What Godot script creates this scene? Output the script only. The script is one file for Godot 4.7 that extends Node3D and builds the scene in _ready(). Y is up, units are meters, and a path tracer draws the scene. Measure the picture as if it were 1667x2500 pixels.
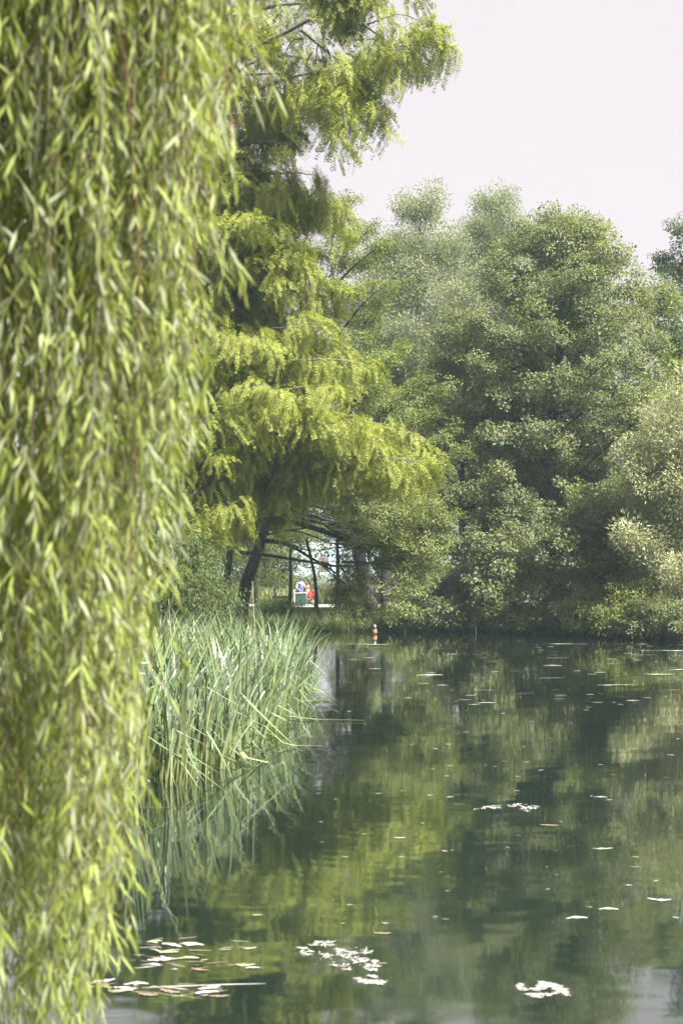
extends Node3D
# A pond in a park: weeping willow curtain in front at the left, reeds on the left bank, trees round the far shore.
# World: y = 0 is the water, the camera looks along -Z from 2.5 m above the water.

const F := 3472.0          # focal length in pixels of the 2500 pixel high picture (50 mm lens)
const EYE := 2.5

# ------------------------------------------------------------------ mesh builder
class MB:
	var v := PackedVector3Array()
	var n := PackedVector3Array()
	var c := PackedColorArray()
	var idx := PackedInt32Array()

	func tri(a: Vector3, b: Vector3, d: Vector3, col: Color) -> void:
		var nn := (d - a).cross(b - a)
		nn = nn.normalized() if nn.length_squared() > 1e-14 else Vector3.UP
		var k := v.size()
		v.append(a); v.append(b); v.append(d)
		n.append(nn); n.append(nn); n.append(nn)
		c.append(col); c.append(col); c.append(col)
		idx.append(k); idx.append(k + 1); idx.append(k + 2)

	func quad(a: Vector3, b: Vector3, d: Vector3, e: Vector3, col: Color) -> void:
		tri(a, b, d, col)
		tri(a, d, e, col)

	# a small leaf: two halves folded along the midrib
	func leaf(p: Vector3, dir: Vector3, side: Vector3, length: float, width: float, col: Color, fold := 0.18) -> void:
		var up := side.cross(dir).normalized()
		var m := p + dir * length * 0.42 + up * width * fold
		var t := p + dir * length
		tri(p, m - side * width * 0.5, t, col)
		tri(p, t, m + side * width * 0.5, col)

	# a longer, curved leaf
	func long_leaf(p: Vector3, dir: Vector3, side: Vector3, length: float, width: float, bend: Vector3, col: Color, segs := 3) -> void:
		var q := p
		var d := dir
		var w := 0.0
		var l0 := p
		var r0 := p
		for k in range(1, segs + 1):
			var t := float(k) / segs
			d = (d + bend / segs).normalized()
			q = q + d * length / segs
			w = width * (sin(PI * pow(t, 0.8)) * 0.5) if k < segs else 0.0
			var l := q - side * w
			var r := q + side * w
			if k == 1:
				tri(l0, l, r, col)
			elif k == segs:
				tri(l0, q, r0, col)
			else:
				quad(l0, l, r, r0, col)
			l0 = l
			r0 = r

	# a grass or reed blade: strip that keeps its width and then tapers
	func blade(p: Vector3, dir: Vector3, side: Vector3, length: float, width: float, bend: Vector3, c0: Color, c1: Color, segs := 6, kink := -1, kinkdir := Vector3.ZERO) -> void:
		var q := p
		var d := dir
		var l0 := p - side * width * 0.35
		var r0 := p + side * width * 0.35
		for k in range(1, segs + 1):
			var t := float(k) / segs
			d = (d + bend * t * 2.0 / segs).normalized()
			if k == kink:
				d = kinkdir.normalized()
			q = q + d * length / segs
			var w := width * 0.5 * (1.0 if t < 0.55 else maxf(0.0, 1.0 - pow((t - 0.55) / 0.45, 1.6)))
			var fold := d.cross(side).normalized() * w * 0.35
			var l := q - side * w + fold
			var r := q + side * w + fold
			var col := c0.lerp(c1, t)
			if k == segs:
				tri(l0, q, r0, col)
			else:
				quad(l0, l, r, r0, col)
			l0 = l
			r0 = r

	func tube(pts: PackedVector3Array, rad: PackedFloat32Array, sides: int, col: Color, cap := true) -> void:
		var m := pts.size()
		var u := Vector3.ZERO
		var first := v.size()
		for i in m:
			var t := (pts[mini(i + 1, m - 1)] - pts[maxi(i - 1, 0)]).normalized()
			if i == 0:
				u = t.cross(Vector3.RIGHT if absf(t.x) < 0.8 else Vector3.FORWARD).normalized()
			else:
				u = (u - t * u.dot(t)).normalized()
			var w := t.cross(u)
			for a in sides:
				var ang := TAU * a / sides
				var nn := u * cos(ang) + w * sin(ang)
				v.append(pts[i] + nn * rad[i])
				n.append(nn)
				c.append(col)
		for i in m - 1:
			for a in sides:
				var p0 := first + i * sides + a
				var p1 := first + i * sides + (a + 1) % sides
				idx.append(p0); idx.append(p1 + sides); idx.append(p1)
				idx.append(p0); idx.append(p0 + sides); idx.append(p1 + sides)
		if cap:
			for e in [0, m - 1]:
				var k := v.size()
				var nn2 := (pts[e] - pts[1 if e == 0 else m - 2]).normalized()
				v.append(pts[e]); n.append(nn2); c.append(col)
				for a in sides:
					var q0: int = first + e * sides + a
					var q1: int = first + e * sides + (a + 1) % sides
					if e == 0:
						idx.append(k); idx.append(q0); idx.append(q1)
					else:
						idx.append(k); idx.append(q1); idx.append(q0)

	# box with chamfered vertical look: plain six sides, own face normals
	func box(o: Vector3, s: Vector3, col: Color, bs := Basis(), taper := 1.0) -> void:
		var p := []
		for y in [-0.5, 0.5]:
			var k: float = taper if y < 0 else 1.0
			for q in [Vector2(-0.5, -0.5), Vector2(0.5, -0.5), Vector2(0.5, 0.5), Vector2(-0.5, 0.5)]:
				p.append(o + bs * Vector3(q.x * s.x * k, y * s.y, q.y * s.z * k))
		quad(p[4], p[5], p[6], p[7], col)
		quad(p[3], p[2], p[1], p[0], col)
		for i in 4:
			var j := (i + 1) % 4
			quad(p[i], p[j], p[j + 4], p[i + 4], col)

	func lathe(o: Vector3, prof: Array, sides: int, cols: Array, bs := Basis()) -> void:
		for i in prof.size() - 1:
			for a in sides:
				var a0 := TAU * a / sides
				var a1 := TAU * (a + 1) / sides
				var f := func(q: Vector2, an: float) -> Vector3: return o + bs * Vector3(q.x * cos(an), q.y, q.x * sin(an))
				quad(f.call(prof[i], a0), f.call(prof[i], a1), f.call(prof[i + 1], a1), f.call(prof[i + 1], a0), cols[mini(i, cols.size() - 1)])

	func done(mat: Material) -> ArrayMesh:
		var am := ArrayMesh.new()
		var arr := []
		arr.resize(Mesh.ARRAY_MAX)
		arr[Mesh.ARRAY_VERTEX] = v
		arr[Mesh.ARRAY_NORMAL] = n
		arr[Mesh.ARRAY_COLOR] = c
		arr[Mesh.ARRAY_INDEX] = idx
		am.add_surface_from_arrays(Mesh.PRIMITIVE_TRIANGLES, arr)
		am.surface_set_material(0, mat)
		return am

# ------------------------------------------------------------------ small helpers
var rng := RandomNumberGenerator.new()
var M := {}
var used := {}
var copies_made := 0
var pond := PackedVector2Array()
var wobble := FastNoiseLite.new()
var dark0: Color
var dark1: Color

func rf(a: float, b: float) -> float:
	return rng.randf_range(a, b)

func rdir() -> Vector3:
	var z := rf(-1, 1)
	var a := rf(0, TAU)
	return Vector3(sqrt(1 - z * z) * cos(a), z, sqrt(1 - z * z) * sin(a))

# a point at picture position (px, py) and distance d in front of the eye
func at(px: float, py: float, d: float) -> Vector3:
	return Vector3((px - 833.5) / F * d, EYE - (py - 1400.0) / F * d, -d)

func on_water(px: float, py: float) -> Vector3:
	return at(px, py, EYE * F / (py - 1400.0))

func numbered(called: String) -> String:
	if not used.has(called):
		used[called] = 0
		return called
	used[called] += 1
	return "%s_%03d" % [called, used[called]]

func tag(o: Node, label: String, category: String, group := "") -> void:
	o.set_meta("label", label)
	o.set_meta("category", category)
	if group != "":
		o.set_meta("group", group)

func thing(called: String, label: String, category: String, where := Vector3.ZERO, group := "") -> Node3D:
	var o := Node3D.new()
	o.name = numbered(called)
	add_child(o)
	o.position = where
	tag(o, label, category, group)
	return o

func part(parent: Node, called: String, mesh: Mesh, pos := Vector3.ZERO, bs := Basis()) -> MeshInstance3D:
	var o := MeshInstance3D.new()
	o.name = called
	o.mesh = mesh
	o.transform = Transform3D(bs, pos)
	parent.add_child(o, true)
	return o

func single(called: String, mesh: Mesh, label: String, category: String, pos := Vector3.ZERO, bs := Basis(), group := "") -> MeshInstance3D:
	var o := MeshInstance3D.new()
	o.name = numbered(called)
	o.mesh = mesh
	add_child(o)
	o.transform = Transform3D(bs, pos)
	tag(o, label, category, group)
	return o

func scatter(parent: Node, called: String, mesh: Mesh, xf: Array, cols: PackedColorArray) -> MultiMeshInstance3D:
	var mm := MultiMesh.new()
	mm.transform_format = MultiMesh.TRANSFORM_3D
	mm.use_colors = true
	mm.mesh = mesh
	mm.instance_count = xf.size()
	copies_made += xf.size()
	for i in xf.size():
		mm.set_instance_transform(i, xf[i])
		mm.set_instance_color(i, cols[i])
	var o := MultiMeshInstance3D.new()
	o.name = called
	o.multimesh = mm
	o.set_meta("kind", "stuff")
	parent.add_child(o, true)
	return o

func basis_y(up: Vector3, yaw: float, s: float) -> Basis:
	var y := up.normalized()
	var x := y.cross(Vector3.FORWARD if absf(y.z) < 0.9 else Vector3.RIGHT).normalized()
	var b := Basis(x, y, x.cross(y))
	return (b * Basis(Vector3.UP, yaw)).scaled(Vector3(s, s, s)) if s == 1.0 else (b * Basis(Vector3.UP, yaw)) * Basis.from_scale(Vector3(s, s, s))

# x axis along "out" (kept level), y up
func basis_x(out: Vector3, roll: float, s: float) -> Basis:
	var x := out.normalized()
	var z := x.cross(Vector3.UP)
	z = z.normalized() if z.length() > 0.05 else Vector3.BACK
	var y := z.cross(x)
	return Basis(x, y, z) * Basis(Vector3.RIGHT, roll) * Basis.from_scale(Vector3(s, s, s))

func curve(pts: Array, steps: int) -> PackedVector3Array:
	var cv := Curve3D.new()
	for i in pts.size():
		var t: Vector3 = (pts[mini(i + 1, pts.size() - 1)] - pts[maxi(i - 1, 0)]) / 6.0
		cv.add_point(pts[i], -t, t)
	var out := PackedVector3Array()
	var total := cv.get_baked_length()
	for i in steps + 1:
		out.append(cv.sample_baked(total * i / steps, true))
	return out

func taper(count: int, r0: float, r1: float, power := 1.0) -> PackedFloat32Array:
	var out := PackedFloat32Array()
	for i in count:
		out.append(lerpf(r0, r1, pow(float(i) / (count - 1), power)))
	return out

func shore(x: float, z: float) -> float:   # distance to the shoreline, negative in the water
	var p := Vector2(x, z)
	var best := 1e9
	for i in pond.size():
		var q := Geometry2D.get_closest_point_to_segment(p, pond[i], pond[(i + 1) % pond.size()])
		best = minf(best, q.distance_to(p))
	return (-best if Geometry2D.is_point_in_polygon(p, pond) else best) + 0.45 * wobble.get_noise_2d(x * 9.0, z * 9.0)

func ground_y(x: float, z: float) -> float:
	var d := shore(x, z)
	if d < 0:
		return maxf(-1.2, d * 0.14)
	var y := 0.42 * smoothstep(0.0, 1.6, d) + 0.05
	if z < -66.0:
		y = lerpf(y, 0.45, smoothstep(-66.0, -78.0, z))
		return y
	return y + wobble.get_noise_2d(x * 4.0, z * 4.0) * 0.10 * smoothstep(0.2, 2.0, d)

# ------------------------------------------------------------------ materials
func foliage_mat(rough: float, back: Color, spec := 0.5) -> StandardMaterial3D:
	var m := StandardMaterial3D.new()
	m.vertex_color_use_as_albedo = true
	m.roughness = rough
	m.metallic_specular = spec
	m.cull_mode = BaseMaterial3D.CULL_DISABLED
	if back != Color.BLACK:
		m.backlight_enabled = true
		m.backlight = back
	return m

func plain_mat(col: Color, rough := 0.8) -> StandardMaterial3D:
	var m := StandardMaterial3D.new()
	m.albedo_color = col.linear_to_srgb()
	m.roughness = rough
	return m

func noise_tex(freq: float, a: Color, b: Color, size := 512, seed_ := 1, octaves := 5) -> NoiseTexture2D:
	var fn := FastNoiseLite.new()
	fn.seed = seed_
	fn.frequency = freq
	fn.fractal_octaves = octaves
	var g := Gradient.new()
	g.set_color(0, a.linear_to_srgb())
	g.set_color(1, b.linear_to_srgb())
	var t := NoiseTexture2D.new()
	t.width = size
	t.height = size
	t.seamless = true
	t.noise = fn
	t.color_ramp = g
	return t

func bark_mat(a: Color, b: Color) -> StandardMaterial3D:
	var m := StandardMaterial3D.new()
	m.albedo_texture = noise_tex(0.03, a, b, 256, 5)
	m.uv1_triplanar = true
	m.uv1_world_triplanar = true
	m.uv1_scale = Vector3(1.6, 0.35, 1.6)
	m.roughness = 0.9
	m.heightmap_enabled = true
	m.heightmap_texture = noise_tex(0.05, Color(0, 0, 0), Color(1, 1, 1), 256, 9)
	m.heightmap_scale = 3.0
	return m

func water_mat() -> StandardMaterial3D:
	# slopes of many small waves, exact and tiling, kept as floats
	var size := 512
	var waves := []
	var r := RandomNumberGenerator.new()
	r.seed = 77
	for k in 26:
		var kx := r.randi_range(-5, 5) if k < 8 else r.randi_range(-22, 22)
		var ky := r.randi_range(2, 9) if k < 8 else r.randi_range(-34, 34)
		var len_ := maxf(1.0, sqrt(kx * kx + ky * ky))
		waves.append([kx, ky, r.randf() * TAU, (0.9 if k < 8 else 0.55) / len_])
	var data := PackedFloat32Array()
	data.resize(size * size * 3)
	var rows := []
	for w in waves:
		var sx := PackedFloat32Array()
		var cx := PackedFloat32Array()
		var sy := PackedFloat32Array()
		var cy := PackedFloat32Array()
		for i in size:
			sx.append(sin(TAU * w[0] * i / size + w[2])); cx.append(cos(TAU * w[0] * i / size + w[2]))
			sy.append(sin(TAU * w[1] * i / size)); cy.append(cos(TAU * w[1] * i / size))
		rows.append([sx, cx, sy, cy, w[0] * w[3], w[1] * w[3]])
	var gx := PackedFloat32Array()
	var gy := PackedFloat32Array()
	gx.resize(size * size)
	gy.resize(size * size)
	for rr in rows:
		var sx: PackedFloat32Array = rr[0]
		var cx: PackedFloat32Array = rr[1]
		var sy: PackedFloat32Array = rr[2]
		var cy: PackedFloat32Array = rr[3]
		var ax: float = rr[4]
		var ay: float = rr[5]
		for j in size:
			var s1 := sy[j]
			var c1 := cy[j]
			var o := j * size
			for i in size:
				var cc := cx[i] * c1 - sx[i] * s1
				gx[o + i] += ax * cc
				gy[o + i] += ay * cc
	for i in size * size:
		data[i * 3] = 0.5 - 0.1 * gx[i]
		data[i * 3 + 1] = 0.5 - 0.1 * gy[i]
		data[i * 3 + 2] = 1.0
	var im := Image.create_from_data(size, size, false, Image.FORMAT_RGBF, data.to_byte_array())
	var m := StandardMaterial3D.new()
	m.albedo_texture = noise_tex(0.008, Color(0.0042, 0.0090, 0.0066), Color(0.0075, 0.0130, 0.0090), 512, 21, 3)
	m.roughness = 0.03
	m.metallic_specular = 0.70
	m.normal_enabled = true
	m.normal_texture = ImageTexture.create_from_image(im)
	m.normal_scale = 0.009
	m.uv1_triplanar = true
	m.uv1_world_triplanar = true
	m.uv1_scale = Vector3(0.125, 0.125, 0.125)
	m.clearcoat_enabled = true
	m.clearcoat = 0.6
	m.clearcoat_roughness = 0.03
	return m

func make_materials() -> void:
	M.leaf = foliage_mat(0.58, Color(0.93, 0.96, 0.45), 0.4)
	M.leaf_dull = foliage_mat(0.6, Color(0.88, 0.92, 0.6), 0.4)
	M.willow = foliage_mat(0.62, Color(0.98, 1.0, 0.62), 0.35)
	M.reed = foliage_mat(0.42, Color(0.55, 0.62, 0.35))
	M.grass = foliage_mat(0.6, Color(0.6, 0.66, 0.3))
	M.bark = bark_mat(Color(0.012, 0.011, 0.010), Color(0.045, 0.041, 0.036))
	M.bark_grey = bark_mat(Color(0.045, 0.042, 0.036), Color(0.16, 0.15, 0.13))
	M.vc = foliage_mat(0.75, Color.BLACK)
	M.dry = foliage_mat(0.7, Color(0.4, 0.4, 0.3))

# ------------------------------------------------------------------ leaf clusters (one mesh each, copied through the crowns)
var CL := {}

func make_clusters() -> void:
	rng.seed = 11
	var w := Color(1, 1, 1)
	# round, serrate leaves in a flattish tuft on short twigs
	for spec in [["broad", 54, 0.42, 0.108, 0.088, 0.42], ["broad_small", 50, 0.42, 0.096, 0.076, 0.36], ["hazel", 32, 0.40, 0.145, 0.118, 0.42], ["maple", 34, 0.42, 0.16, 0.14, 0.5]]:
		var mb := MB.new()
		for i in spec[1]:
			var p: Vector3 = rdir() * spec[2] * pow(rng.randf(), 0.45)
			p.y *= spec[5]
			var d: Vector3 = (p.normalized() * 0.9 + Vector3(0, -0.25, 0) + rdir() * 0.7).normalized()
			var up := (Vector3.UP * 1.4 + rdir() * 0.75).normalized()
			var side: Vector3 = d.cross(up).normalized()
			var s := rf(0.7, 1.2)
			var k := rf(0.8, 1.2)
			mb.leaf(p, d, side, spec[3] * s, spec[4] * s, Color(k, k, k * rf(0.85, 1.1)))
		CL[spec[0]] = mb.done(M.leaf)
	# narrow leaves, silvery willow and the like
	for spec in [["narrow", 84, 0.50, 0.135, 0.038, 0.7], ["drooping", 60, 0.44, 0.125, 0.038, 0.9]]:
		var mb := MB.new()
		for i in spec[1]:
			var p: Vector3 = rdir() * spec[2] * pow(rng.randf(), 0.5)
			p.y *= spec[5]
			var d: Vector3 = (p.normalized() * 0.8 + rdir() * 0.6 + Vector3(0, -0.9 if spec[0] == "drooping" else 0.25, 0)).normalized()
			var side: Vector3 = d.cross((Vector3.UP + rdir() * 0.9).normalized()).normalized()
			var k := rf(0.75, 1.25)
			mb.leaf(p, d, side, spec[3] * rf(0.7, 1.2), spec[4], Color(k, k, k), 0.1)
		CL[spec[0]] = mb.done(M.leaf_dull if spec[0] == "narrow" else M.leaf)
	# feathery drooping spray: +X outwards, several branchlets that arch over and hang
	for variant in 2:
		var mb := MB.new()
		for b in 11:
			var q := Vector3(rf(-0.12, 0.15), rf(-0.10, 0.10), rf(-0.22, 0.22))
			var d := Vector3(1.0, rf(0.0, 0.35), rf(-0.75, 0.75)).normalized()
			var ln := rf(0.45, 0.85) * (1.0 if variant == 0 else 1.35)
			var steps := 9 if variant == 0 else 12
			for s in steps:
				d = (d + Vector3(0, -(0.22 if variant == 0 else 0.42), 0) + rdir() * 0.05).normalized()
				q += d * ln / steps
				var side := d.cross(Vector3.UP)
				side = side.normalized() if side.length() > 0.08 else Vector3(0, 0, 1)
				side = side.rotated(d, rf(-0.7, 0.7))
				var k := rf(0.8, 1.2)
				for sg in [-1.0, 1.0]:
					var ld: Vector3 = (d * 0.9 + side * sg * 0.8 + Vector3(0, -0.25, 0)).normalized()
					mb.leaf(q, ld, ld.cross(side.cross(d)).normalized(), rf(0.08, 0.13), 0.036 if variant == 0 else 0.028, Color(k, k, k), 0.05)
			mb.leaf(q, d, Vector3(0, 0, 1), 0.1, 0.024, w)
		CL["spray" if variant == 0 else "long_spray"] = mb.done(M.leaf)
	# grass tufts
	for spec in [["tuft", 16, 0.5, 0.014], ["meadow", 18, 1.05, 0.02], ["sedge", 20, 0.75, 0.018]]:
		var mb := MB.new()
		for i in spec[1]:
			var a := rf(0, TAU)
			var out := Vector3(cos(a), 0, sin(a))
			var p := out * rf(0, 0.16)
			var k := rf(0.8, 1.2)
			mb.blade(p, (Vector3.UP + out * rf(0.05, 0.35)).normalized(), out.cross(Vector3.UP).normalized().rotated(Vector3.UP, rf(-0.6, 0.6)), spec[2] * rf(0.6, 1.15), spec[3], out * rf(0.2, 0.9) + Vector3(0, -0.2, 0), Color(k * 0.9, k * 0.95, k * 0.8), Color(k * 1.05, k, k), 4)
		CL[spec[0]] = mb.done(M.grass)

# ------------------------------------------------------------------ trees
# Adds twigs and leaf clusters along a limb.
func foliate(limb: PackedVector3Array, o: Dictionary, twigs: MB, xf: Array, cols: PackedColorArray) -> void:
	var m := limb.size()
	var total := 0.0
	for i in m - 1:
		total += limb[i].distance_to(limb[i + 1])
	var count := int(ceil(total * o.n2))
	var flip := 1.0
	for k in count:
		var s: float = lerpf(o.get("from", 0.25), 1.0, (k + rng.randf()) / count)
		var fi := s * (m - 1)
		var i := mini(int(fi), m - 2)
		var p := limb[i].lerp(limb[i + 1], fi - i)
		var tg := (limb[i + 1] - limb[i]).normalized()
		flip = -flip
		var side := tg.cross(Vector3.UP)
		side = side.normalized() if side.length() > 0.05 else Vector3(cos(k * 2.4), 0, sin(k * 2.4))
		side = side.rotated(tg, rf(-1.0, 1.0) * o.get("roll", 0.7))
		var d: Vector3 = (tg * rf(0.35, 1.0) + side * flip * rf(0.5, 1.1) + Vector3(0, o.get("up", 0.15) + rf(-0.2, 0.2), 0)).normalized()
		var ln: float = o.l2 * rf(0.55, 1.2) * (1.0 - 0.55 * maxf(0.0, s - 0.35))
		var q := p
		var st: float = o.step
		var steps := maxi(1, int(ln / st))
		var branch := rng.randf()
		var pts := PackedVector3Array([p])
		for j in steps:
			d = (d + Vector3(0, o.get("droop", -0.03), 0) + rdir() * 0.12).normalized()
			q += d * st
			pts.append(q)
			if j == 0 and steps > 2 and rng.randf() < 0.5:
				continue
			var sc: float = rf(o.s0, o.s1)
			var pos: Vector3 = q + rdir() * float(o.get("jit", 0.14))
			if o.get("spray", false):
				xf.append(Transform3D(basis_x(d + rdir() * 0.75, rf(-0.6, 0.6), sc), pos))
			else:
				xf.append(Transform3D(basis_y(Vector3.UP * 1.2 + d * 0.5 + rdir() * 0.5, rf(0, TAU), sc), pos))
			var cc: Color = (o.c0 as Color).lerp(o.c1, clampf(branch * 0.6 + rng.randf() * 0.4, 0, 1)) * rf(0.88, 1.12)
			cc.a = 1.0
			cols.append(cc)
		if twigs and pts.size() > 1:
			twigs.tube(pts, taper(pts.size(), o.get("tw", 0.012), 0.004), 3, Color.WHITE, false)

func limb_mesh(pts: PackedVector3Array, r0: float, r1: float, mat: Material, sides := 6) -> ArrayMesh:
	var mb := MB.new()
	mb.tube(pts, taper(pts.size(), r0, r1, 0.8), sides, Color.WHITE)
	return mb.done(mat)

# A tree whose limbs reach out to a crown profile [[height fraction, radius], ...]; all in the tree's own axes.
func make_tree(called: String, label: String, category: String, group: String, base: Vector3, height: float, r: float, profile: Array, limbs: int, cluster: String, o: Dictionary) -> Node3D:
	var t := thing(called, label, category, base, group)
	var bark: Material = M[o.get("bark", "bark")]
	var lean: Vector3 = o.get("lean", Vector3.ZERO)
	var tp := []
	for k in 7:
		var f := k / 6.0
		tp.append(Vector3(rf(-1, 1) * float(o.get("crook", 0.02)) * height * minf(1.0, f * 1.6), height * 0.97 * f, rf(-1, 1) * 0.02 * height * f) + lean * f * f)
	tp[0].y = -0.25
	var trunk := curve(tp, 14)
	var mb := MB.new()
	var rad := taper(trunk.size(), r, 0.02, 0.85)
	rad[0] *= 1.35
	mb.tube(trunk, rad, 9, Color.WHITE)
	part(t, "trunk", mb.done(bark))
	var twigs := MB.new()
	var xf := []
	var cols := PackedColorArray()
	var lo: float = profile[0][0]
	var hi: float = profile[-1][0]
	var maxr := 0.0
	for q in profile:
		maxr = maxf(maxr, q[1])
	for k in limbs:
		var h := clampf(lerpf(lo, hi, pow((k + 0.5) / limbs, o.get("spread", 0.9))) + rf(-0.04, 0.04), lo, hi)
		var rr := 0.0
		for q in profile.size() - 1:
			if h >= profile[q][0] and h <= profile[q + 1][0]:
				rr = lerpf(profile[q][1], profile[q + 1][1], (h - profile[q][0]) / (profile[q + 1][0] - profile[q][0]))
		rr *= rf(0.62, 1.08)
		var az := k * 2.39996 + rf(-0.9, 0.9)
		var hs := maxf(lo * 0.55, h - rr * o.get("rise", 0.55) / height)
		var ti := hs * (trunk.size() - 1) / 0.97
		var i0 := mini(int(ti), trunk.size() - 2)
		var p0 := trunk[i0].lerp(trunk[i0 + 1], clampf(ti - i0, 0, 1))
		var axis := trunk[mini(int(h * (trunk.size() - 1)), trunk.size() - 1)]
		var p2 := Vector3(axis.x + cos(az) * rr, h * height, axis.z + sin(az) * rr)
		var p1 := p0.lerp(p2, rf(0.35, 0.6)) + Vector3(rf(-0.14, 0.14) * rr, rr * (o.get("arch", 0.10) + rf(-0.12, 0.12)), rf(-0.14, 0.14) * rr)
		var ln := p0.distance_to(p2)
		var pts := curve([p0, p1, p2], maxi(4, int(ln * 1.2)))
		var r0 := clampf(r * 0.26 * ln / maxr * rf(0.5, 1.2), 0.02, r * 0.5)
		part(t, "limb", limb_mesh(pts, r0, 0.012, bark, 5))
		foliate(pts, o, twigs, xf, cols)
	# the leader
	foliate(trunk.slice(int(trunk.size() * 0.7)), o, twigs, xf, cols)
	if twigs.v.size():
		part(t, "twigs", twigs.done(bark)).set_meta("kind", "stuff")
	scatter(t, "crown", CL[cluster], xf, cols)
	return t

# A tree with limbs given by hand as [points (world), thick radius, foliate from].
func drawn_tree(called: String, label: String, category: String, base: Vector3, trunks: Array, limb_list: Array, cluster: String, o: Dictionary, bark: Material) -> Node3D:
	var t := thing(called, label, category, base)
	for tr in trunks:
		var q := []
		for p in tr[0]:
			q.append(p - base)
		var pts := curve(q, 16)
		var mb := MB.new()
		var rad := taper(pts.size(), tr[1], tr[2], 0.9)
		rad[0] *= 1.3
		mb.tube(pts, rad, 10, Color.WHITE)
		part(t, "trunk", mb.done(bark))
	var twigs := MB.new()
	var xf := []
	var cols := PackedColorArray()
	for l in limb_list:
		var q := []
		for p in l[0]:
			q.append(p - base)
		var ln := 0.0
		for i in q.size() - 1:
			ln += q[i].distance_to(q[i + 1])
		var pts := curve(q, maxi(6, int(ln * 1.6)))
		part(t, "limb", limb_mesh(pts, l[1], 0.012, bark))
		var oo := o.duplicate()
		oo["from"] = l[2]
		if l.size() > 3:
			oo.merge(l[3], true)
		foliate(pts, oo, twigs, xf, cols)
	part(t, "twigs", twigs.done(bark)).set_meta("kind", "stuff")
	if cluster == "sprays":
		var split := [[[], PackedColorArray()], [[], PackedColorArray()]]
		for i in xf.size():
			var w := 0 if rng.randf() < 0.62 else 1
			split[w][0].append(xf[i])
			split[w][1].append(cols[i])
		scatter(t, "crown", CL.spray, split[0][0], split[0][1])
		scatter(t, "crown", CL.long_spray, split[1][0], split[1][1])
	else:
		scatter(t, "crown", CL[cluster], xf, cols)
	return t

# A shrub: many stems fanning from the ground.
func make_shrub(called: String, label: String, base: Vector3, height: float, spread: float, stems: int, cluster: String, o: Dictionary) -> Node3D:
	var t := thing(called, label, o.get("category", "shrub"), base, o.get("group", "shrubs along the far bank"))
	var twigs := MB.new()
	var xf := []
	var cols := PackedColorArray()
	for k in stems:
		var az := k * 2.39996 + rf(-0.3, 0.3)
		var rr := spread * sqrt((k + 0.5) / stems) * rf(0.8, 1.1)
		var hh := height * rf(0.75, 1.05) * sqrt(maxf(0.08, 1.0 - 0.95 * pow(rr / spread, 2.0)))
		var p0 := Vector3(cos(az), 0, sin(az)) * rr * 0.15 + Vector3(0, -0.15, 0)
		var p2 := Vector3(cos(az) * rr, hh, sin(az) * rr)
		var p1 := p0.lerp(p2, 0.5) + Vector3(0, hh * 0.14, 0) - Vector3(cos(az), 0, sin(az)) * rr * 0.12
		var pts := curve([p0, p1, p2], 7)
		part(t, "stem", limb_mesh(pts, 0.035 if height > 2.0 else 0.018, 0.008, M.bark_grey, 4))
		foliate(pts, o, twigs, xf, cols)
	part(t, "twigs", twigs.done(M.bark_grey)).set_meta("kind", "stuff")
	scatter(t, "crown", CL[cluster], xf, cols)
	return t

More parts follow.
